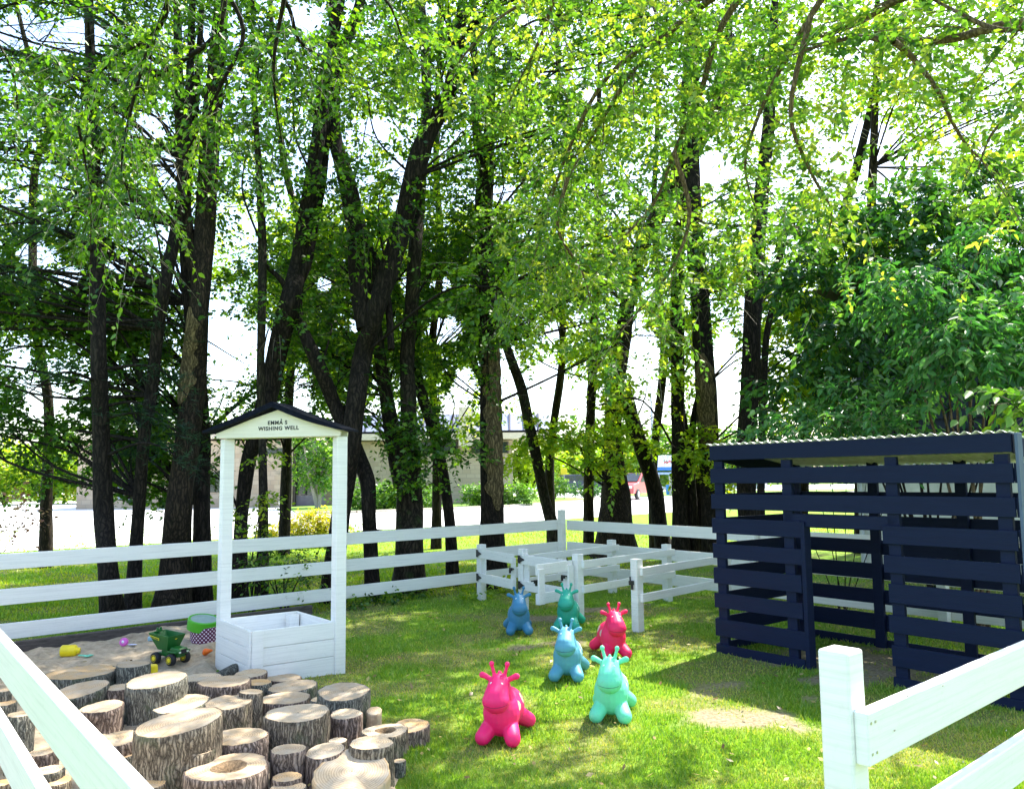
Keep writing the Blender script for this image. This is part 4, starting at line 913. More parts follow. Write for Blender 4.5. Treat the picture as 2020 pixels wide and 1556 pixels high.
# corrugated roof, waves running front to back
n = 33 * 8; vv, ff = [], []; top0, top1 = 1.79, 1.60
for j in range(9):
    for i in range(n + 1):
        s_ = -.03 + (W + .03) * i / n; f_ = j / 8; z_ = top0 + (top1 - top0) * f_ + .010 * sin(2 * pi * 33 * i / n)
        p_ = A + sdv_ * s_ + un * (-.03 + (dep + .10) * f_); vv.append((p_.x, p_.y, z_))
for j in range(8):
    for i in range(n): a_ = j * (n + 1) + i; ff.append((a_, a_ + 1, a_ + n + 2, a_ + n + 1))
ro = link('roof_sheet', np_mesh('roof_sheet', vv, ff), simple('galvanised', (.72, .72, .66), .5, .15, 8, .1, metal=.1), ph, True)
sm_ = ro.modifiers.new('s', 'SOLIDIFY'); sm_.thickness = .002; keep(ro)

# ---------------------------------------------------------------- neighbouring house
hs = empty('house', (6.6, 11.6, 0), 0, 'dark navy clapboard house with cream lower wall behind the playhouse', 'house')
hd = Vector((.80, -.60, 0)); hn = Vector((.60, .80, 0)); H0 = Vector((5.3, 12.7, 0))
m = MB(); m.box(H0, hd * 9, hn * 6, (0, 0, 1.85)); keep(m.build('lower_wall', simple('cream_render', (.62, .62, .55), .8), hs))
m = MB(); z = 1.85
while z < 4.4: m.prism([H0 - hn * .05 + Vector((0, 0, z)), H0 - hn * .015 + Vector((0, 0, z + .148)), H0 + hn * 5 + Vector((0, 0, z + .148)), H0 + hn * 5 + Vector((0, 0, z))], hd * 9); z += .15
keep(m.build('clapboard_wall', simple('dark_siding', (.012, .016, .035), .45, .4, 6, .2), hs))
m = MB(); m.prism([H0 - hn * .5 + Vector((0, 0, 4.35)) - hd * .4, H0 + hn * 3 + Vector((0, 0, 4.9)) - hd * .4, H0 + hn * 6.5 + Vector((0, 0, 4.35)) - hd * .4], hd * 10); keep(m.build('roof', simple('dark_roof', (.03, .03, .035), .9, .4, 12, .5), hs))
q_ = H0 - hn * .10 + hd * .05; keep(MB().tube([q_, q_ + Vector((0, 0, 4.2))], .035, 10).build('downspout', simple('pale_metal', (.5, .52, .5), .4), hs))
wq = H0 - hn * .06 + hd * 2.2 + Vector((0, 0, 2.4)); wf = keep(MB().box(wq, hd * .9, hn * .03, (0, 0, 1.1)).build('window', M['white'], hs, .005))

# ---------------------------------------------------------------- bouncy giraffe-like hoppers
def capsule(m, a_, b_, ra, rb, k=16, st=6):
    a_, b_ = Vector(a_), Vector(b_); d_ = (b_ - a_); ln = max(d_.length, 1e-5); pts, rr = [], []
    t_ = d_.normalized()
    for i in range(st): q = -pi / 2 + (pi / 2) * (i + .25) / st; pts.append(a_ + t_ * sin(q) * ra); rr.append(cos(q) * ra)
    for i in range(5): pts.append(a_.lerp(b_, i / 4)); rr.append(ra + (rb - ra) * i / 4)
    for i in range(st): q = (pi / 2) * (i + .75) / st; pts.append(b_ + t_ * sin(q) * rb); rr.append(cos(q) * rb)
    m.tube(pts, rr, k)
def ellip(m, c_, r_, k=20, st=12):
    n0 = len(m.v)
    for i in range(1, st):
        q = pi * i / st
        for j in range(k): p = 2 * pi * j / k; m.v.append(Vector(c_) + Vector((r_[0] * sin(q) * cos(p), r_[1] * sin(q) * sin(p), r_[2] * cos(q))))
    for i in range(st - 2):
        for j in range(k): a_ = n0 + i * k + j; b_ = n0 + i * k + (j + 1) % k; m.f.append((a_, a_ + k, b_ + k, b_))
    m.f.append(tuple(n0 + j for j in range(k))); m.f.append(tuple(n0 + (st - 2) * k + j for j in reversed(range(k))))
hb = MB()
ellip(hb, (0, .10, .165), (.107, .19, .115)); ellip(hb, (0, -.01, .165), (.108, .105, .135))
capsule(hb, (0, .0, .20), (0, -.045, .31), .096, .066)
capsule(hb, (0, -.065, .333), (0, -.125, .275), .063, .075); ellip(hb, (0, -.138, .260), (.080, .070, .068))
for s_ in (-1, 1):
    capsule(hb, (s_ * .045, -.05, .355), (s_ * .088, -.05, .378), .014, .017, 12, 4); ellip(hb, (s_ * .102, -.052, .382), (.021, .014, .020), 12, 8)
    capsule(hb, (s_ * .028, -.05, .375), (s_ * .046, -.048, .440), .012, .010, 12, 4); ellip(hb, (s_ * .047, -.048, .447), (.0165, .0165, .0165), 12, 8)
    capsule(hb, (s_ * .052, -.03, .10), (s_ * .088, -.105, .048), .052, .046, 16, 6)
    capsule(hb, (s_ * .052, .20, .10), (s_ * .100, .265, .052), .055, .046, 16, 6)
for y_, z_ in ((-.055, .395), (-.03, .388), (-.005, .372), (.012, .345)): ellip(hb, (0, y_, z_), (.010, .016, .019), 10, 8)
capsule(hb, (0, .28, .20), (0, .33, .17), .014, .012, 10, 4)
tmp = hb.build('tmp', None); md = tmp.modifiers.new('r', 'REMESH'); md.mode = 'VOXEL'; md.voxel_size = .0042; md.use_smooth_shade = True
m2_ = tmp.modifiers.new('s', 'SMOOTH'); m2_.factor = .5; m2_.iterations = 9
bpy.context.view_layer.update()
hop = bpy.data.meshes.new_from_object(tmp.evaluated_get(bpy.context.evaluated_depsgraph_get())); bpy.data.objects.remove(tmp); hop.materials.clear()
hop.polygons.foreach_set('use_smooth', [True] * len(hop.polygons))
spots = [(.105, .03, .20, .032), (.10, .14, .22, .036), (.09, .22, .17, .03), (-.105, .03, .20, .032), (-.10, .14, .22, .036), (-.09, .22, .17, .03), (.0, .16, .29, .03)]
def hopper_mat(name, c_, sp):
    t = NT(name); tc = t.add('ShaderNodeTexCoord'); prev = None
    for x, y, z, r_ in spots:
        vm = t.add('ShaderNodeVectorMath', operation='DISTANCE'); t.l(tc.outputs['Object'], vm.inputs[0]); vm.inputs[1].default_value = (x, y, z)
        mr = t.add('ShaderNodeMapRange'); t.l(vm.outputs['Value'], mr.inputs[0]); mr.inputs[1].default_value = r_ - .002; mr.inputs[2].default_value = r_ + .002; mr.inputs[3].default_value = 1; mr.inputs[4].default_value = 0
        if prev is None: prev = mr.outputs[0]
        else:
            mx = t.add('ShaderNodeMath', operation='MAXIMUM'); t.l(prev, mx.inputs[0]); t.l(mr.outputs[0], mx.inputs[1]); prev = mx.outputs[0]
    v = tc.outputs['Object']; n1 = noise(t, v, 60, 5, .7); n2 = noise(t, v, 9, 4)
    base = mix(t, tuple(x * .88 for x in c_), c_, n2)
    base = mix(t, base, sp, prev)
    base = mix(t, base, (.22, .17, .11), ramp(t, n1, [(.58, (0, 0, 0)), (.75, (.32, .32, .32))]))
    t.l(base, t.b.inputs['Base Color']); t.b.inputs['Roughness'].default_value = .55; t.b.inputs['Subsurface Weight'].default_value = .0
    bump(t, noise(t, v, 180, 3), .12, .002); return t.m
def hopper(px, py, color, sp, label, rz, eye=(.85, .85, .8), sc_=1.0, X=None):
    g = G(px, py); g = Vector(X + (0,)) if X else g + Vector((0, .11, 0))
    me = hop.copy(); mt = hopper_mat('rubber', color, sp); me.materials.append(mt)
    o_ = bpy.data.objects.new('bouncy_animal', me); COL.objects.link(o_); o_.location = (g.x, g.y, -.004); o_.rotation_euler = (0, 0, rz); o_.scale = (sc_,) * 3
    tag(o_, label, 'bouncy toy', 'rubber bouncy animals on the lawn')
    em = simple('eye_paint', eye, .5, .05)
    for s_ in (-1, 1):
        if s_ > 0:
            mo = MB(); mo.tube([(.0815 * sin(q) * .93, -.138 - .0715 * cos(q) * .93, .240 + .012 * sin(q) ** 2) for q in np.linspace(-1.25, 1.25, 15)], .0022, 6); mo.build('mouth', simple('mouth_crease', tuple(x * .35 for x in color), .7, .05), o_)
        e_ = MB(); ellip(e_, (s_ * .030, -.121, .350), (.0095, .007, .011), 10, 8); e_.build('eye', em, o_, smooth=True)
    return o_
hopper(990, 1472, (1.0, .010, .16), (.75, .50, .33), 'hot pink bouncy animal nearest the camera beside the logs', R(-13))
hopper(1211, 1427, (.16, .78, .46), (.60, .85, .70), 'pale mint green bouncy animal at the front right', R(-11))
hopper(1122, 1345, (.095, .34, .46), (.55, .68, .70), 'light blue bouncy animal in the middle of the lawn', R(-10))
hopper(1213, 1300, (.95, .008, .11), (.75, .52, .40), 'red-pink bouncy animal in the middle row near the pen post', R(8))
hopper(1024, 1253, (.04, .21, .37), (.40, .60, .72), 'dark blue bouncy animal at the back left before the pen', R(3))
hopper(1122, 1243, (.020, .42, .28), (.45, .75, .70), 'teal green bouncy animal at the back before the open gate', R(-12))

# ---------------------------------------------------------------- logs
t = NT('cut_wood'); tc = t.add('ShaderNodeTexCoord'); oi = t.add('ShaderNodeObjectInfo')
n0_ = noise(t, tc.outputs['Object'], 8, 4); wv = t.add('ShaderNodeTexWave', wave_type='RINGS', rings_direction='Z'); t.l(tc.outputs['Object'], wv.inputs['Vector'])
wv.inputs['Scale'].default_value = 26; wv.inputs['Distortion'].default_value = 2.5; wv.inputs['Detail'].default_value = 3; wv.inputs['Detail Scale'].default_value = 1.2
n3 = noise(t, tc.outputs['Object'], 45, 6, .75)
c = ramp(t, oi.outputs['Random'], [(0, (.46, .345, .22)), (.35, (.56, .41, .245)), (.7, (.57, .455, .31)), (1, (.64, .385, .15))])
c = mix(t, c, (.30, .19, .10), ramp(t, wv.outputs['Fac'], [(.0, (.6, .6, .6)), (.5, (0, 0, 0))]))
c = mix(t, c, (.22, .16, .11), ramp(t, n3, [(.5, (0, 0, 0)), (.75, (.7, .7, .7))]))
c = mix(t, c, (.44, .41, .35), ramp(t, n0_, [(.45, (0, 0, 0)), (.7, (.55, .55, .55))]))
# radial drying cracks
sp_ = t.add('ShaderNodeSeparateXYZ'); t.l(tc.outputs['Object'], sp_.inputs[0]); at2 = t.add('ShaderNodeMath', operation='ARCTAN2'); t.l(sp_.outputs[1], at2.inputs[0]); t.l(sp_.outputs[0], at2.inputs[1])
cmb = t.add('ShaderNodeCombineXYZ'); t.l(at2.outputs[0], cmb.inputs[0]); t.l(oi.outputs['Random'], cmb.inputs[1]); nr_ = noise(t, cmb.outputs[0], 9, 3, .8)
c = mix(t, c, (.16, .11, .07), ramp(t, nr_, [(.64, (0, 0, 0)), (.68, (.55, .55, .55))]))
t.l(c, t.b.inputs['Base Color']); t.b.inputs['Roughness'].default_value = .85; bump(t, n3, .5, .004); M['cut'] = t.m
M['cut_rot'] = simple('rotten_wood', (.30, .20, .11), .95, .6, 60, 1, bd=.01)
M['lbark'] = bark_mat('log_bark', (.040, .030, .022), (.44, .36, .26), 2.6, 1, (.12, .14, .07))
M['lbark2'] = bark_mat('log_bark_pink', (.045, .03, .024), (.46, .35, .28), 2.2, 1)
M['lbark3'] = bark_mat('log_bark_grey', (.035, .034, .03), (.36, .345, .28), 3.2, 1, (.10, .14, .06))
LOGN = [0]
def log(zx, zy, za, h, label, tilt=0, tdir=0, bark=None, rot=0, shape=0, asp=1.0):
    px, py, a_ = zx / 2.3765, 1050 + zy / 2.3765, za / 2.3765
    g = G(px, py, h); dd = (Vector((g.x, g.y, h)) - Vector((0, 0, H))).dot(cf); r0 = a_ * dd / F * 1.04; k = 56
    LOGN[0] += 1; sd_ = LOGN[0] * 13; th_ = np.arange(k) * 2 * pi / k; rw = (rng.random(5) - .5)
    sh = 1 + .07 * rw[0] * np.cos(2 * th_ + rw[1] * 6) * 2 + .05 * np.cos(3 * th_ + rw[2] * 9) * rw[3] * 2 + .05 * (vnoise(np.cos(th_) * 2 + sd_, np.sin(th_) * 2, 1, sd_) - .5)
    if shape == 1: sh = sh * (1 - .16 * np.exp(-((th_ - 1.7) / .25) ** 2))
    if shape == 2: sh = sh * (1 + .075 * np.cos(3 * (th_ - 1.75)))
    rdg = .030 * (vnoise(th_ * 6, th_ * 0, 1, sd_ + 5) - .5) * 2 + .018 * (rng.random(k) - .5)
    tz = math.tan(R(tilt)); cx, sx_ = cos(R(tdir)), sin(R(tdir))
    rings = [(-.06, 1.05), (h * .1, 1.03), (h * .3, 1.0), (h * .5, .99), (h * .7, 1.0), (h * .88, .995), (h, .99)]
    vv = []
    for i, (z_, s_) in enumerate(rings):
        wob = .02 * (vnoise(th_ * 3, z_ * 18 + th_ * 0, 1, sd_ + 7) - .5) * 2
        rr = r0 * s_ * sh * (1 + rdg + wob)
        x_, y_ = rr * np.cos(th_), rr * np.sin(th_) * asp; f_ = max(z_, 0) / h
        vv.append(np.stack([x_, y_, z_ + f_ * tz * (x_ * cx + y_ * sx_)], 1))
    def top_ring(f_, dz, jag=0):
        rr = r0 * .99 * sh * f_ * (1 + rdg * (1 if f_ > .9 else 0)); x_, y_ = rr * np.cos(th_), rr * np.sin(th_) * asp
        return np.stack([x_, y_, h + dz + tz * (x_ * cx + y_ * sx_) + jag * (rng.random(k) - .5)], 1)
    vv.append(top_ring(.955, .001)); nb_ = len(vv)
    V = np.concatenate(vv); ii = np.arange(nb_ * k).reshape(nb_, k); jn = np.roll(ii, -1, 1)
    Fc = np.stack([ii[:-1], jn[:-1], jn[1:], ii[1:]], -1).reshape(-1, 4)
    me = np_mesh('log', V, Fc); o_ = link('log', me, M[bark or ('lbark', 'lbark2', 'lbark3')[LOGN[0] % 3]], None, False); o_.location = (g.x, g.y, 0)
    tag(o_, label, 'log', 'upright sawn logs in the log pile')
    tv = [top_ring(f_, (.0012 + .002 * (1 - f_)) + (-.03 * (1 - f_ / .45) if rot and f_ < .45 else 0), .002 if not (rot and f_ < .45) else .02) for f_ in (.957, .8, .6, .45, .3, .15, .02)]
    n_ = len(tv); V = np.concatenate(tv); V[:, 2] -= h; ii = np.arange(n_ * k).reshape(n_, k); jn = np.roll(ii, -1, 1)
    Fc = np.stack([ii[:-1], jn[:-1], jn[1:], ii[1:]], -1).reshape(-1, 4)
    me = np_mesh('cut_face', V, Fc); c_ = link('cut_face', me, M['cut'], o_, True); c_.location = (rw[4] * 0, 0, h)
    if rot:
        me.materials.append(M['cut_rot']); mi = np.zeros(len(Fc), np.int32); mi[3 * k:] = 1; me.polygons.foreach_set('material_index', mi)
    return o_
LOGS = [
 (380, 655, 145, .13, 'wide low weathered slab with a broken bark strip, in the sand beside the yellow jug', 0, 0, 'lbark3'),
 (625, 617, 72, .17, 'short squared grey block in the sand left of the toy dump truck', 0, 0, 'lbark3'),
 (380, 735, 112, .16, 'mossy log with a long slanting pale top, just below the wide slab', 9, 60, 'lbark3'),
 (555, 725, 55, .15, 'small round-topped log between the mossy log and the tallest back log', 3, 90),
 (735, 690, 128, .26, 'tall log with a thin slanting top, below the squared block', 5, 70, 'lbark3'),
 (940, 678, 88, .13, 'pale orange split log behind the broad white-topped one', 0, 0),
 (1055, 697, 117, .19, 'broad white-topped log left of the small orange disc log', 0, 0),
 (1205, 702, 66, .14, 'half-hidden tan log close behind the small orange disc', 0, 0),
 (1175, 660, 74, .13, 'thin-topped reddish log against the wishing well corner', 4, 60, 'lbark2'),
 (1330, 680, 78, .05, 'low brownish slab lying at the foot of the wishing well box', 0, 0),
 (1372, 720, 112, .12, 'weathered log with two dark knots right of the well corner', 3, 20),
 (1178, 746, 52, .22, 'small orange disc-topped log between two wide logs', 3, 200),
 (1338, 776, 114, .13, 'flat grey oval log in front of the knotted log', 0, 0),
 (1530, 780, 68, .14, 'small grey log tucked left of the tall back-right log', 0, 0),
 (1610, 745, 118, .22, 'tall thick-barked log at the back right of the pile', 6, 100, 'lbark3'),
 (480, 815, 90, .17, 'short brown log standing apart, right of the slanted fence rail', 4, 60, 'lbark2'),
 (845, 800, 122, .14, 'orange-cut log with a slanting edge, centre of the pile', 6, 60),
 (1070, 795, 106, .19, 'heart-shaped log with a splintered notch', 4, 90, None, 0, 1),
 (1397, 845, 150, .24, 'large ridged log with orange rim, right of centre', 0, 0, 'lbark'),
 (1622, 850, 76, .17, 'mid-sized log touching the right side of the large ridged log', 3, 45, 'lbark2'),
 (1808, 928, 106, .12, 'grey log with a crumbling hollow centre near the lawn edge', 0, 0, None, 1),
 (1925, 905, 84, .09, 'outermost right log leaning into the grass', 6, 70),
 (838, 888, 176, .34, 'biggest tall log, its uneven pale top rising to the right', 7, 50, 'lbark', 0, 0),
 (1115, 955, 134, .20, 'wide round log in front of the heart-shaped one', 0, 0, 'lbark2'),
 (555, 965, 105, .20, 'wide log with a peach right edge beside the rail, upper of two', 4, 60),
 (575, 1035, 74, .14, 'grey log directly below the peach-edged log by the rail', 2, 60),
 (915, 1020, 86, .22, 'narrow log with stringy frayed bark in front of the biggest log', 0, 0),
 (1076, 1098, 182, .17, 'largest front log with ringed face and rough middle', 0, 0, 'lbark2', 1),
 (1352, 1015, 78, .19, 'small orange-topped log carrying a twig, front centre', 0, 0, 'lbark2'),
 (1583, 975, 44, .14, 'tiny orange disc log between two larger front logs', 0, 0),
 (1525, 1022, 92, .17, 'slanted orange-rimmed log beside the tiny disc', 6, 40),
 (1742, 985, 102, .20, 'smooth pale log in front of the hollow one', 0, 0, 'lbark'),
 (1872, 1070, 30, .07, 'very small stub log on the grass edge', 0, 0, 'lbark3'),
 (1345, 1145, 66, .12, 'thin tan slab log low in the front, upper of two', 0, 0),
 (1350, 1195, 78, .10, 'tan slab log low in the front, lower of two', 0, 0),
 (700, 1178, 72, .13, 'flat tan log touching the lower picture edge beside the rail', 0, 0),
 (205, 1025, 62, .15, 'pale half-round log seen between the two near rails', 3, 60, 'lbark2'),
 (228, 1112, 66, .13, 'greyish log below the pale half-round log, between the rails', 0, 0),
 (262, 1163, 66, .09, 'orange-cut log at the foot of the gap between the near rails', 0, 0),
 (18, 800, 52, .18, 'pale knotted log at the left edge above the lower rail', 0, 0, 'lbark3'),
 (98, 850, 56, .30, 'tall mossy dark log between the two near rails', 0, 0, 'lbark3'),
 (15, 740, 34, .24, 'mossy log top at the left edge behind the upper rail', 0, 0, 'lbark3'),
 (292, 797, 32, .14, 'small grey squared stub hidden behind the mossy log', 0, 0),
 (362, 862, 30, .10, 'small tan stub peeking left of the short brown log', 0, 0),
 (15, 1172, 44, .10, 'tan log cut off in the bottom left corner', 0, 0),
 (1755, 835, 34, .12, 'narrow split wedge leaning beside the tall back-right log', 16, 100, 'cut'),
]
for L_ in LOGS: log(*L_)
log(1650, 1120, 172, .13, 'big pale wedge-shaped slab tipped toward the camera, front right of the pile', 13, 95, 'cut', 0, 2, 1.1)
n = 900; x_ = rng.uniform(-3.6, 3.6, n); y_ = rng.uniform(3, 9.5, n); zz_ = (fbm(x_, y_, 1.2, 3) - .5) * .03 + .022
inp = sdist(x_, y_, sand_poly) > 0; zz_ = np.where(inp, .05, zz_)
az_ = rng.uniform(0, 6.28, n); d1 = np.stack([np.cos(az_), np.sin(az_), rng.normal(0, .3, n)], 1); d2 = np.stack([-np.sin(az_), np.cos(az_), rng.normal(0, .3, n)], 1); c0 = np.stack([x_, y_, zz_], 1); sz_ = rng.uniform(.012, .028, n)[:, None]
V = np.stack([c0 - d1 * sz_, c0 - d2 * sz_ * .5, c0 + d1 * sz_, c0 + d2 * sz_ * .5], 1).reshape(-1, 3)
M['litter'] = leaf_mat('fallen_leaf', [(.12, .07, .03), (.26, .19, .07), (.42, .36, .12)], .2)
tag(link('leaf_litter', np_mesh('leaf_litter', V, np.arange(4 * n).reshape(-1, 4), rng.random(n)), M['litter']), 'small dry brown and yellow leaves fallen over lawn and sand', 'fallen leaves', kind='stuff')
# weathered driftwood limb
dw = MB(); q0, q1 = G(428, 1334, .06), G(492, 1313, .07); dw.tube([q0, q0.lerp(q1, .5) + Vector((0, 0, .012)), q1], [.03, .042, .04], 10)
tag(dw.build('log', M['lbark3'], None, smooth=True), 'grey weathered branch lying against the wishing well corner', 'log')
# wood chips lying about
ch = MB()
for k_ in range(170):
    x_, y_ = random.uniform(-3, -.7), random.uniform(3.0, 6.2)
    if sdist(np.array([x_]), np.array([y_]), sand_poly)[0] < .05: continue
    ch.cbox((x_, y_, sand_z(x_, y_) + .006), (random.uniform(.01, .05), random.uniform(.006, .015), .004), random.uniform(0, 6), random.uniform(-.3, .3))
tag(ch.build('wood_chips', simple('chips', (.45, .33, .2), .9)), 'pale wood chips scattered among the logs', 'wood chips', kind='stuff')

# ---------------------------------------------------------------- toys
def plastic(name, c_, rough=.35): return simple(name, c_, rough, .08, 12, .05)
green = plastic('toy_green', (.012, .12, .02)); yel = plastic('toy_yellow', (.85, .66, .01)); blk = simple('toy_tyre', (.012, .012, .014), .7, .2, 30, .4)
tx = Vector((-2.83, 6.93)); tz = sand_z(-2.83, 6.93)
tk = empty('toy_dump_truck', (tx.x, tx.y, tz + .0), R(-27), 'green toy dump truck with yellow wheels parked on the sand', 'toy truck')
tk.scale = (.84,) * 3   # local: +x is the front
MB().cbox((0, 0, .085), (.30, .09, .03)).cbox((-.02, 0, .105), (.1, .1, .05)).build('chassis', green, tk, .006)
hd_ = MB(); hd_.prism([(.045, -.06, .095), (.175, -.06, .095), (.18, -.06, .135), (.165, -.06, .158), (.07, -.06, .165), (.045, -.06, .15)], (0, .12, 0)); hood = hd_.build('hood', green, tk, .012)
MB().cbox((.181, 0, .128), (.008, .06, .04)).build('grille', blk, tk, .002)
for s_ in (-1, 1):
    MB().cbox((.180, s_ * .045, .122), (.01, .022, .014)).build('headlight', simple('lamp_lens', (.7, .75, .6), .2), tk, .002)
    MB().cbox((.11, s_ * .073, .125), (.13, .035, .016)).build('fender', green, tk, .006)
MB().cbox((.03, 0, .20), (.008, .01, .07)).build('post', yel, tk); MB().lathe([(.001, .232), (.04, .232), (.045, .238), (.03, .248), (.001, .25)], (.03, 0, 0), 18).build('canopy', yel, tk, smooth=True)
bd = MB(); bz = .145
o4 = [(-.10, -.07), (.03, -.07), (.03, .07), (-.10, .07)]; t4 = [(-.20, -.105), (.085, -.105), (.085, .105), (-.20, .105)]
n0 = len(bd.v)
bd.v += [Vector((x, y, bz - .01)) for x, y in o4] + [Vector((x, y, (.292 if x < 0 else .272))) for x, y in t4] + [Vector((x * .88, y * .86, bz + .005)) for x, y in o4] + [Vector((x * .95, y * .9, (.292 if x < 0 else .272))) for x, y in t4]
for i in range(4):
    j = (i + 1) % 4; bd.f += [(i, j, 4 + j, 4 + i), (8 + j, 8 + i, 12 + i, 12 + j), (4 + i, 4 + j, 12 + j, 12 + i)]
bd.f += [(3, 2, 1, 0), (8, 9, 10, 11)]
bed = bd.build('dump_bed', green, tk, .003)
st_ = MB().prism([(-.175, -.104, .272), (-.050, -.098, .248), (-.050, -.098, .226), (-.165, -.101, .250)], (0, -.004, 0)).build('side_sticker', plastic('sticker', (.8, .72, .05)), bed)
tt_ = text_mesh('JOHN DEERE', .017, lt, bed, 'lettering', .03, .0005); tt_.data.transform(Matrix.Translation((-.108, -.1070, .2425)) @ Matrix.Rotation(R(11), 4, 'Y') @ Matrix.Rotation(R(90), 4, 'X'))
MB().cbox((-.17, 0, .30), (.03, .05, .02)).tube([(-.17, -.018, .305), (-.17, -.018, .33)], .011, 10).tube([(-.17, .018, .305), (-.17, .018, .33)], .011, 10).build('top_knobs', green, bed, .002)
for x_ in (-.105, .105):
    for s_ in (-1, 1):
        w_ = MB(); my = Matrix.Rotation(R(90), 3, 'X'); w_.lathe([(.02, -.028), (.044, -.028), (.055, -.018), (.056, 0), (.055, .018), (.044, .028), (.02, .028)], (x_, s_ * .085, .055), 26, my)
        wh_ = w_.build('tyre', blk, tk, smooth=True)
        MB().lathe([(.001, -.031), (.018, -.031), (.020, -.027), (.030, -.027), (.033, -.031), (.035, -.026), (.035, .026), (.033, .031), (.03, .027), (.001, .031)], (x_, s_ * .085, .055), 22, my).build('rim', yel, wh_, smooth=False)
def toy(name, px, py, z, label, cat, rz=0):
    g = G(px, py, z + .03); return empty(name, (g.x, g.y, sand_z(g.x, g.y)), rz, label, cat)
# polka dot tin with green lid
g = G(404, 1284); tn = empty('polka_dot_tin', (-2.80, 7.62, sand_z(-2.80, 7.62) - .01), 0, 'purple tin with white polka dots and a tilted green lid beside the well', 'tin')
t = NT('polka'); tc = t.add('ShaderNodeTexCoord'); sp_ = t.add('ShaderNodeSeparateXYZ'); t.l(tc.outputs['Object'], sp_.inputs[0]); at2 = t.add('ShaderNodeMath', operation='ARCTAN2'); t.l(sp_.outputs[1], at2.inputs[0]); t.l(sp_.outputs[0], at2.inputs[1])
cmb = t.add('ShaderNodeCombineXYZ'); mu = t.add('ShaderNodeMath', operation='MULTIPLY'); t.l(at2.outputs[0], mu.inputs[0]); mu.inputs[1].default_value = .135; t.l(mu.outputs[0], cmb.inputs[0]); t.l(sp_.outputs[2], cmb.inputs[1])
rt = t.add('ShaderNodeVectorRotate', rotation_type='Z_AXIS'); t.l(cmb.outputs[0], rt.inputs[0]); rt.inputs['Angle'].default_value = R(45)
vo = t.add('ShaderNodeTexVoronoi'); vo.inputs['Scale'].default_value = 40; vo.inputs['Randomness'].default_value = 0; t.l(rt.outputs[0], vo.inputs['Vector'])
t.l(mix(t, (.8, .7, .8), (.11, .008, .05), ramp(t, vo.outputs['Distance'], [(.26, (0, 0, 0)), (.30, (1, 1, 1))])), t.b.inputs['Base Color']); t.b.inputs['Roughness'].default_value = .35
MB().lathe([(.128, 0), (.132, .005), (.132, .15), (.128, .155)], (0, 0, 0), 40).build('tin_body', t.m, tn, smooth=False)
lid = MB().lathe([(.136, 0), (.136, .085), (.132, .092), (.120, .092), (.116, .084)], (0, 0, 0), 40).build('lid', plastic('lime_tin', (.08, .42, .02)), tn)
lid.location = (-.03, 0, .135); lid.rotation_euler = (R(8), R(10), 0)
MB().lathe([(.114, .0855), (.114, .0885)], (0, 0, 0), 40).build('lid_panel', simple('tin_disc', (.35, .5, .52), .3, .2, metal=.5), lid)
# yellow jug
j = toy('toy_jug', 137, 1297, .0, 'yellow plastic jug lying on its side in the sand', 'toy jug', R(8)); j.location.z += .042; j.scale = (.85,) * 3
MB().lathe([(.05, -.08), (.058, -.07), (.058, .05), (.045, .065), (.03, .07), (.03, .095)], (0, 0, 0), 24, Matrix.Rotation(R(90), 3, 'Y')).build('body', yel, j, smooth=True)
r_ = toy('toy_rake', 166, 1299, 0, 'aqua green toy rake beside the yellow jug', 'toy rake', R(-12)); r_.location.z += .02
m = MB().cbox((0, 0, .0), (.11, .02, .01)).cbox((.03, 0, .0), (.012, .07, .01))
for k_ in range(5): m.cbox((.045, -.03 + k_ * .015, 0), (.04, .006, .008))
m.build('body', plastic('aqua', (.18, .62, .42)), r_, .002)
s_ = toy('toy_scoop', 250, 1286, 0, 'pink and lilac toy scoop on the sand left of the truck', 'toy scoop', R(-6)); s_.location.z += .03
MB().lathe([(.012, -.012), (.036, -.012), (.038, .0), (.034, .014), (.014, .014)], (-.03, 0, .01), 20, Matrix.Rotation(R(70), 3, 'X')).build('head', plastic('pink', (.7, .12, .5)), s_, smooth=True)
m = MB(); ellip(m, (-.03, -.016, .015), (.013, .006, .013), 12, 8); m.build('centre', plastic('white_toy', (.8, .8, .85)), s_, smooth=True)
m = MB(); ellip(m, (.05, 0, -.01), (.045, .018, .006), 16, 8); m.build('blade', plastic('lilac', (.42, .45, .62)), s_, smooth=True)
s_ = toy('toy_shell', 410, 1302, 0, 'orange sea-shell toy in the sand below the tin', 'toy', R(-20)); s_.location.z += .03
m = MB()
for k_ in range(5): ellip(m, (-.028 + k_ * .015, 0, .004 * k_), (.014, .034 - k_ * .006, .030 - k_ * .005), 14, 8)
m.build('body', plastic('orange', (.85, .16, .01)), s_, smooth=True)
s_ = toy('toy_cup', 301, 1330, 0, 'bright yellow toy cup behind the tall slanted log', 'toy cup')
MB().lathe([(.040, 0), (.036, .07), (.030, .078)], (0, 0, 0), 22).build('body', yel, s_, smooth=False)
MB().lathe([(.043, -.002), (.043, .008)], (0, 0, 0), 22).build('rim', yel, s_)
s_ = toy('toy_block', 297, 1272, 0, 'small pale blue plastic piece behind the truck bed', 'toy'); s_.location.z += .02
MB().cbox((0, 0, 0), (.05, .03, .04), .4, .2).build('body', plastic('pale_blue', (.3, .5, .6)), s_, .008)
s_ = toy('toy_spade', 92, 1348, 0, 'green toy spade handle showing beside the near rail', 'toy'); s_.location.z += .015
MB().cbox((0, 0, 0), (.09, .03, .012), .6).cbox((.04, .02, 0), (.05, .05, .01), .6).build('body', plastic('spade_green', (.03, .45, .2)), s_, .004)
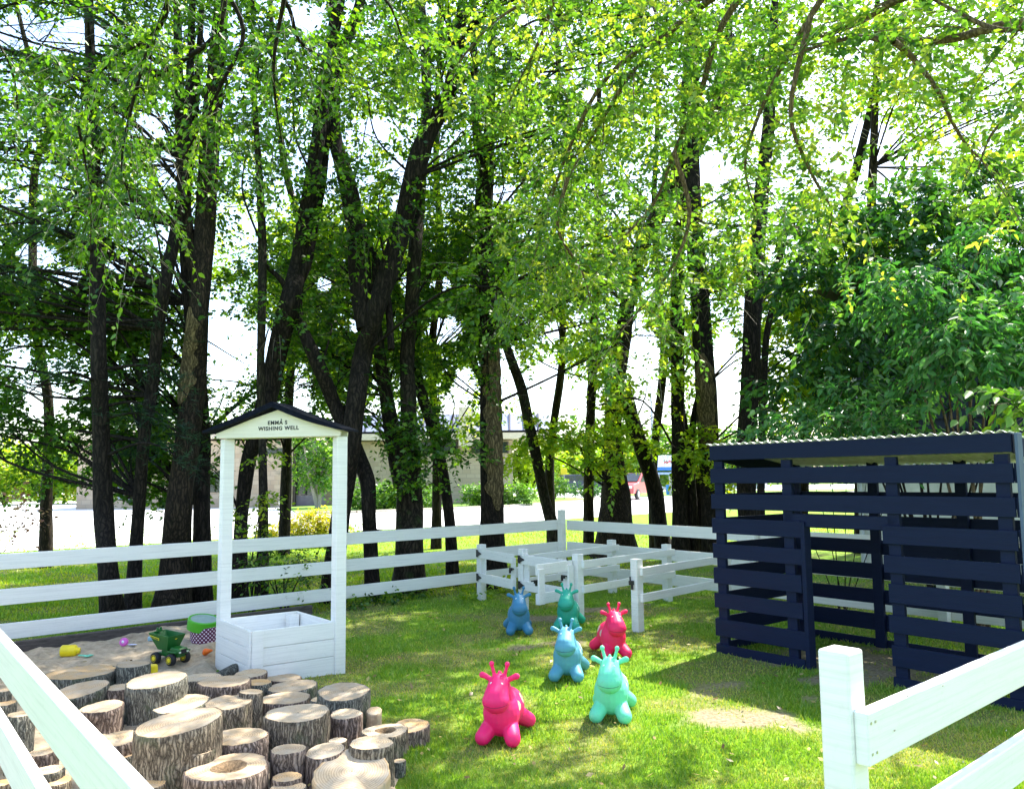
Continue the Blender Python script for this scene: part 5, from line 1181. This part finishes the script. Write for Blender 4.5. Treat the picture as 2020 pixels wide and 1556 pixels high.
# kettle-like lantern behind the box
g = Vector((-2.22, 7.62, 0)); s_ = empty('watering_can', (g.x, g.y, .02), 0, 'grey metal can with wire handle half hidden behind the well box', 'can')
MB().lathe([(.10, 0), (.11, .02), (.11, .16), (.09, .19), (.02, .20)], (0, 0, 0), 24).build('body', simple('zinc', (.30, .34, .35), .4, metal=.6), s_, smooth=True)
MB().tube([(-.05, 0, .19), (-.045, 0, .245), (0, 0, .265), (.045, 0, .245), (.05, 0, .19)], .005, 6).build('handle', M['black_iron'], s_)

# ---------------------------------------------------------------- the far side of the road
t = NT('tan_block'); v = mapping(t); rtv = t.add('ShaderNodeVectorRotate', rotation_type='X_AXIS'); rtv.inputs['Angle'].default_value = R(-90); t.l(v, rtv.inputs[0])
br = t.add('ShaderNodeTexBrick'); t.l(rtv.outputs[0], br.inputs['Vector']); br.inputs['Scale'].default_value = 1.0; br.inputs['Brick Width'].default_value = .5; br.inputs['Row Height'].default_value = .25; br.inputs['Mortar Size'].default_value = .012
br.inputs['Color1'].default_value = (.38, .29, .20, 1); br.inputs['Color2'].default_value = (.45, .36, .26, 1); br.inputs['Mortar'].default_value = (.30, .25, .19, 1)
t.l(br.outputs[0], t.b.inputs['Base Color']); t.b.inputs['Roughness'].default_value = .9; brick = t.m
bronze = simple('bronze_frame', (.035, .025, .02), .4); fasc = simple('cream_fascia', (.55, .47, .36), .8, .1)
glass = simple('dark_glass', (.02, .03, .035), .12, .3, 2, 0, spec=.8)
bd_ = empty('office_building', (-12, 48, 0), 0, 'tan block office with blue ribbed mansard roof across the road', 'building')
def bpt(x, y, Y): return P(x, y, Y)
def fbox(x0, x1, y0, y1, Y, d_=.3, name='wall', mat=None, par=bd_, base=False):
    a_, b_ = bpt(x0, y1, Y), bpt(x1, y0, Y); z0 = -.1 if base else a_.z
    o_ = MB().box((a_.x, Y, z0), (b_.x - a_.x, 0, 0), (0, d_, 0), (0, 0, b_.z - z0)).build(name, mat, par); keep(o_); return o_
fbox(150, 577, 868, 1000, 46, 8, 'wall', brick, base=True)
fbox(150, 590, 845, 868, 45.6, 8.6, 'fascia', fasc)
fbox(577, 640, 868, 976, 46.6, .2, 'window', glass); fbox(577, 640, 976, 1000, 46.5, .3, 'panel', simple('purple_panel', (.16, .13, .17), .6), base=True)
fbox(577, 583, 868, 1000, 46.2, .3, 'window_frame', bronze); fbox(600, 604, 868, 976, 46.4, .15, 'mullion', bronze)
fbox(523, 571, 884, 896, 45.94, .1, 'window', glass); fbox(546, 548, 884, 896, 45.88, .1, 'mullion', bronze)
fbox(414, 434, 931, 971, 45.94, .1, 'window', glass); fbox(423, 425, 931, 971, 45.88, .1, 'mullion', bronze)
for x0 in (232, 250): fbox(x0, x0 + 12, 946, 985, 45.94, .1, 'door', simple('pale_door', (.4, .45, .5), .5))
fbox(640, 1011, 868, 995, 49, 9, 'wall', brick, base=True)
fbox(640, 1085, 852, 869, 48.2, 10, 'fascia', fasc)
fbox(815, 900, 871, 894, 48.9, .12, 'window', glass); fbox(930, 1003, 871, 894, 48.9, .12, 'window', glass)
for x_ in (850, 900, 932, 965, 1000): fbox(x_, x_ + 3, 871, 894, 48.8, .12, 'mullion', bronze)
a_, b_ = bpt(690, 852, 48.2), bpt(1085, 852, 48.2); tz_ = bpt(900, 814, 48.2).z
m = MB(); m.prism([(a_.x, 48.2, a_.z + .003), (a_.x, 49.4, tz_), (a_.x, 57, tz_), (a_.x, 58, a_.z + .003)], (b_.x - a_.x, 0, 0)); keep(m.build('roof', simple('blue_metal_roof', (.20, .23, .32), .5, .08, 3, 0, metal=.2), bd_))
m = MB(); x_ = a_.x
while x_ < b_.x: m.prism([(x_, 48.14, a_.z + .01), (x_, 48.22, a_.z + .01), (x_, 49.42, tz_ + .01), (x_, 49.3, tz_ + .05)], (.09, 0, 0)); x_ += .85
keep(m.build('roof_ribs', simple('roof_rib', (.03, .03, .05), .5), bd_))
fbox(905, 932, 803, 880, 47.6, 2, 'column', fasc)
fbox(540, 556, 935, 1000, 45.8, .2, 'pilaster', brick, base=True)
# planter pot
g = G(560, 1003); s_ = empty('plant_pot', (g.x, g.y, 0), 0, 'white planter pot standing by the office wall', 'pot')
MB().lathe([(.20, 0), (.27, .3), (.30, .34), (.30, .40), (.26, .40)], (0, 0, 0), 18).build('pot', simple('pot_white', (.7, .68, .62), .7), s_)
def far_bush(x0, x1, y0, y1, Y, n, leaf, label, cat='hedge', name='hedge', size=.16, gap=False):
    k = max(1, int((x1 - x0) / max(20, (y1 - y0) * .8))); bl_ = []
    for i in range(k):
        p = P(x0 + (x1 - x0) * (i + .5) / k, (y0 + y1) / 2, Y); rx = (x1 - x0) / k * .62 * Y / F; rz = (y1 - y0) * .55 * Y / F
        bl_.append((tuple(p), (rx, min(rx, 1.4), rz), n // k))
    c_ = P((x0 + x1) / 2, y1, Y); return shrub(name, (c_.x, Y), bl_, label, cat, leaf, size, 9, k, stem_r=.05, ln=.5, twig=False, droop=.1)
far_bush(684, 815, 955, 1005, 40, 620, 'hedge', 'round lime-green hedge before the office, left of the ochre trunk')
far_bush(815, 860, 958, 1005, 40.5, 180, 'hedge', 'small hedge mound between the twin-stemmed trunk and the thin trunk', size=.15)
far_bush(915, 1055, 958, 992, 44, 520, 'hedge', 'long low hedge at the right end of the office')
far_bush(1072, 1116, 940, 975, 56, 200, 'hedge', 'loose green bush beside the drive past the office', 'bush', 'shrub')
far_bush(1128, 1184, 960, 976, 60, 180, 'dark', 'low dark clipped hedge by the far road')
# multi-stem tree by the office recess
shrub('small_tree', P(628, 1000, 43)[:2], [pb_(620, 880, 43, 1.3, 150, 1), pb_(650, 900, 43, 1.1, 110), pb_(610, 930, 43, 1.0, 100), pb_(645, 945, 43, .9, 80), pb_(600, 860, 43, .8, 60)], 'small multi-stemmed tree before the dark office window', 'tree', 'hedge', .19, 9, 10, stem_r=.09, ln=.6, twig=False, stemm='twig_pale')
shrub('small_tree', P(1035, 965, 52)[:2], [pb_(1030, 900, 52, 1.5, 130), pb_(1045, 925, 52, 1.3, 110), pb_(1018, 930, 52, 1.0, 70)], 'yellow-green young tree at the right end of the office', 'tree', 'lime', .2, 9, 6, stem_r=.09, ln=.7, twig=False)
lab_far = ['far yellowish tree beyond the drive left of the slim trunk', 'far lime tree behind the widest trunk', 'far green tree behind the light pole', 'far tree between the leaning trunk and the blue sign', 'far green tree behind the blue sign', 'far tree beyond the playhouse left edge']
for i, (x_, y_, r_, lf) in enumerate([(1090, 925, 2.6, 'lime'), (1175, 920, 2.8, 'lime'), (1245, 905, 3.4, 'lime'), (1285, 900, 3.4, 'hedge'), (1345, 890, 3.6, 'hedge'), (1440, 900, 4, 'hedge')]):
    shrub('far_tree', P(x_, 945, 80)[:2], [pb_(x_, y_, 80, r_, 170, .8), pb_(x_ + 25, y_ + 12, 80, r_ * .7, 80)], lab_far[i], 'tree', lf, .42, 9, 4, 'trees on the far side of the road', stem_r=.15, ln=1.4, twig=False)
lab_l = ['yellow-green bushy tree at the far left edge behind the dumpster', 'pale lime tree behind the orange posts', 'lime bush left of the pine trunk across the lot', 'far bushy tree between pine and slim leaning trunk', 'tall yellow-green tree rising at the far left']
for i, (x_, y_, r_, lf) in enumerate([(10, 920, 2.2, 'lime'), (95, 925, 2.2, 'lime'), (165, 920, 2.0, 'lime'), (240, 905, 2.0, 'hedge'), (-60, 880, 3.5, 'lime')]):
    shrub('far_tree', P(x_, 985, 58)[:2], [pb_(x_, y_, 58, r_, 200, .8), pb_(x_ + 20, y_ + 25, 58, r_ * .7, 90), pb_(x_ - 25, y_ + 20, 57, r_ * .6, 80)], lab_l[i], 'tree', lf, .32, 9, 4, 'trees beyond the parking lot', stem_r=.12, ln=1.0, twig=False)
# wide far tree line, one mass
blb = []
for k_ in range(46):
    x_ = -150 + k_ * 8.0 + random.uniform(-3, 3); blb.append(((x_, 130 + random.uniform(-8, 8), 4.2 + random.uniform(-1, 2)), (6.5, 3, 4.5 + random.uniform(0, 2)), 130))
o_ = shrub('treeline', (0, 130), blb, None, None, 'hedge', .95, 9, 0, ln=2.5, twig=False, part='foliage')
bpy.data.objects.remove(o_); tl = [x for x in COL.objects if x.name.startswith('foliage')][-1]; tl.parent = None; tl.location = (0, 130, 0); tl.name = 'treeline'; tag(tl, 'distant line of trees closing the view beyond the roads', 'treeline', kind='stuff')
# red car, three-quarter view
def car(name, px, py, Y, rz, body_c, label):
    p = P(px, py, Y); c_ = empty(name, (p.x, Y, .05), rz, label, 'car')
    bm = simple('car_paint', body_c, .25, .05, 3, 0); 
    prof = [(-2.1, .35), (-2.15, .8), (-2.05, 1.0), (-1.75, 1.55), (-1.5, 1.66), (.35, 1.66), (1.05, 1.08), (1.95, .96), (2.15, .8), (2.18, .35)]
    MB().prism([(x, -.88, z) for x, z in prof], (0, 1.76, 0)).build('body', bm, c_, .06)
    for s_ in (-1, 1):
        q = -.905 if s_ < 0 else .885
        w_ = MB().prism([(-1.6, q, 1.08), (-1.42, q, 1.55), (-.65, q, 1.57), (-.65, q, 1.08)], (0, .02, 0)); w_.prism([(-.55, q, 1.08), (-.55, q, 1.57), (.3, q, 1.55), (.85, q, 1.08)], (0, .02, 0)); w_.build('window', glass, c_)
    MB().prism([(.42, -.75, 1.62), (1.06, -.8, 1.12), (1.09, -.8, 1.14), (.45, -.75, 1.65)], (0, 1.55, 0)).build('windscreen', glass, c_)
    for x_ in (-1.35, 1.35):
        for s_ in (-1, 1):
            w_ = MB().lathe([(.12, -.1), (.30, -.1), (.34, -.06), (.34, .06), (.30, .1), (.12, .1)], (x_, s_ * .84, .33), 22, Matrix.Rotation(R(90), 3, 'X')).build('wheel', blk, c_, smooth=False)
            MB().lathe([(.01, -.11), (.2, -.108), (.2, .108), (.01, .11)], (x_, s_ * .84, .33), 14, Matrix.Rotation(R(90), 3, 'X')).build('rim', simple('alloy', (.5, .5, .5), .3, metal=.8), w_)
    for s_ in (-1, 1):
        MB().cbox((2.17, s_ * .62, .78), (.06, .34, .16)).build('headlight', simple('lens', (.75, .75, .7), .15), c_, .01)
        MB().cbox((-2.14, s_ * .7, .95), (.06, .2, .3)).build('tail_light', simple('tail', (.5, .02, .02), .2), c_, .01)
    MB().cbox((2.19, 0, .6), (.04, 1.0, .22)).build('grille', blk, c_, .01)
    return c_
car('car', 1247, 986, 54, R(-118), (.42, .09, .09), 'red car on the road seen between the widest and the leaning trunk')
car('car', 1142, 962, 78, R(10), (.03, .04, .07), 'small dark blue car far off left of the slim trunk')
# sign board, poles
sg_ = P(1309, 960, 62); s_ = empty('sign_board', (sg_.x, 62, 0), 0, 'white and blue shop sign board on posts beside the light pole', 'sign')
x0, x1 = P(1293, 900, 62).x - sg_.x, P(1327, 900, 62).x - sg_.x; z0, z1, z2 = P(1310, 933, 62).z, P(1310, 921, 62).z, P(1310, 898, 62).z
MB().box((x0, 0, z1), (x1 - x0, 0, 0), (0, .3, 0), (0, 0, z2 - z1)).build('upper_panel', simple('sign_white', (.55, .62, .72), .4, .05), s_, .01)
MB().box((x0, 0, z1 - (z1 - z0) * .55), (x1 - x0, 0, 0), (0, .3, 0), (0, 0, (z1 - z0) * .52)).build('lower_panel', simple('sign_blue', (.02, .14, .5), .4, .05), s_, .01)
MB().box((x0, 0, z0 - .1), (x1 - x0, 0, 0), (0, .3, 0), (0, 0, (z1 - z0) * .36)).build('text_strip', simple('sign_blue_pale', (.25, .35, .6), .4, .3, 4), s_, .01)
lgm = simple('logo_red', (.6, .05, .08), .4)
m = MB()
for i in range(9): m.cbox((x0 + .65 + i * .065, -.02, z1 + .32 + .05 * sin(i * 1.3) + i * .01), (.05, .02, .12 + .04 * cos(i * 2.1)), 0, 0, .3)
m.build('logo', lgm, s_)
for x_ in (x0 + .1, x1 - .3): MB().box((x_, .05, 0), (.18, 0, 0), (0, .18, 0), (0, 0, z0 - .12)).build('post', simple('post_grey', (.3, .3, .3), .5), s_)
g = P(1290, 970, 60); s_ = empty('street_lamp', (g.x, 60, 0), 0, 'pale grey light pole rising left of the blue sign', 'lamp post')
MB().tube([(0, 0, 0), (0, 0, 8)], [.14, .09], 10).build('pole', simple('pole_pale', (.55, .56, .56), .5), s_, smooth=True)
MB().tube([(0, 0, 7.9), (.9, 0, 8.1)], .05, 8).cbox((1.1, 0, 8.1), (.6, .25, .14)).build('lamp_head', simple('pole_pale2', (.5, .5, .5), .5), s_)
g = P(1113, 975, 56); s_ = empty('road_sign', (g.x, 56, 0), 0, 'small yellow square road sign on a thin post', 'sign')
MB().tube([(0, 0, 0), (0, 0, 2.1)], .035, 8).build('post', simple('post_grey2', (.4, .4, .4), .5), s_)
MB().box((-.22, -.06, P(1113, 936, 56).z), (.44, 0, 0), (0, .02, 0), (0, 0, .44)).build('panel', simple('sign_yellow', (.8, .62, .02), .4, .03), s_, .005)
g = P(1322, 975, 64); s_ = empty('drum', (g.x, 64, 0), 0, 'blue drum standing below the shop sign', 'drum')
MB().lathe([(.3, 0), (.31, .3), (.29, .32), (.31, .6), (.3, .9)], (0, 0, 0), 16).build('body', simple('drum_blue', (.02, .2, .6), .5), s_)
sh_ = empty('shop_building', (P(1120, 950, 95).x, 95, 0), 0, 'low pale grey building far off behind the yellow road sign', 'building')
fb = lambda *k_, **kw: fbox(*k_, par=sh_, **kw)
keep(MB().box((P(1060, 955, 95).x, 95, 0), (9, 0, 0), (0, 6, 0), (0, 0, 1.7)).build('wall', simple('lav_wall', (.38, .38, .46), .7), sh_))
keep(MB().box((P(1060, 955, 95).x - .2, 94.8, 1.7), (9.4, 0, 0), (0, 6.4, 0), (0, 0, .3)).build('roof', simple('pale_roof', (.6, .6, .6), .7), sh_))
sh2 = empty('shop_building', (P(1330, 950, 90).x, 90, 0), 0, 'pale storefront with awning behind the shop sign posts', 'building')
keep(MB().box((P(1296, 955, 90).x, 90, 0), (12, 0, 0), (0, 6, 0), (0, 0, 2.2)).build('wall', simple('pale_wall', (.6, .62, .6), .7), sh2))
keep(MB().box((P(1300, 955, 90).x, 89.9, .5), (10, 0, 0), (0, .08, 0), (0, 0, 1.2)).build('window', glass, sh2))
# dumpster and orange rack on the far left
g = G(8, 989); s_ = empty('dumpster', (g.x, g.y, 0), R(4), 'dark grey dumpster with white labels at the far left edge', 'dumpster')
MB().prism([(-1.1, -.7, .1), (1.0, -.7, .1), (1.15, -.7, .95), (-1.2, -.7, .95)], (0, 1.5, 0)).build('body', simple('dumpster_grey', (.05, .055, .06), .6), s_, .02)
MB().cbox((0, .05, .99), (2.4, 1.6, .06)).build('lid', simple('lid_black', (.03, .03, .03), .5), s_, .01)
for x_, c_ in ((.1, (.6, .7, .65)), (.75, (.6, .35, .35))): MB().cbox((x_, -.71, .6), (.42, .012, .34)).build('label_panel', simple('label', c_, .5), s_)
g = G(132, 987); s_ = empty('bike_rack', (g.x, g.y, 0), 0, 'orange-brown metal bars on a low kerb across the parking lot', 'rack')
m = MB()
for k_ in range(6): m.tube([(-.5 + k_ * .2, 0, .15), (-.5 + k_ * .2, 0, .85)], .03, 6)
m.cbox((0, 0, .86), (1.2, .05, .05)).build('bars', simple('orange_steel', (.5, .17, .05), .6), s_); MB().cbox((.2, 0, .08), (2.6, .5, .16)).build('kerb_block', simple('brick_red', (.3, .16, .12), .8), s_)
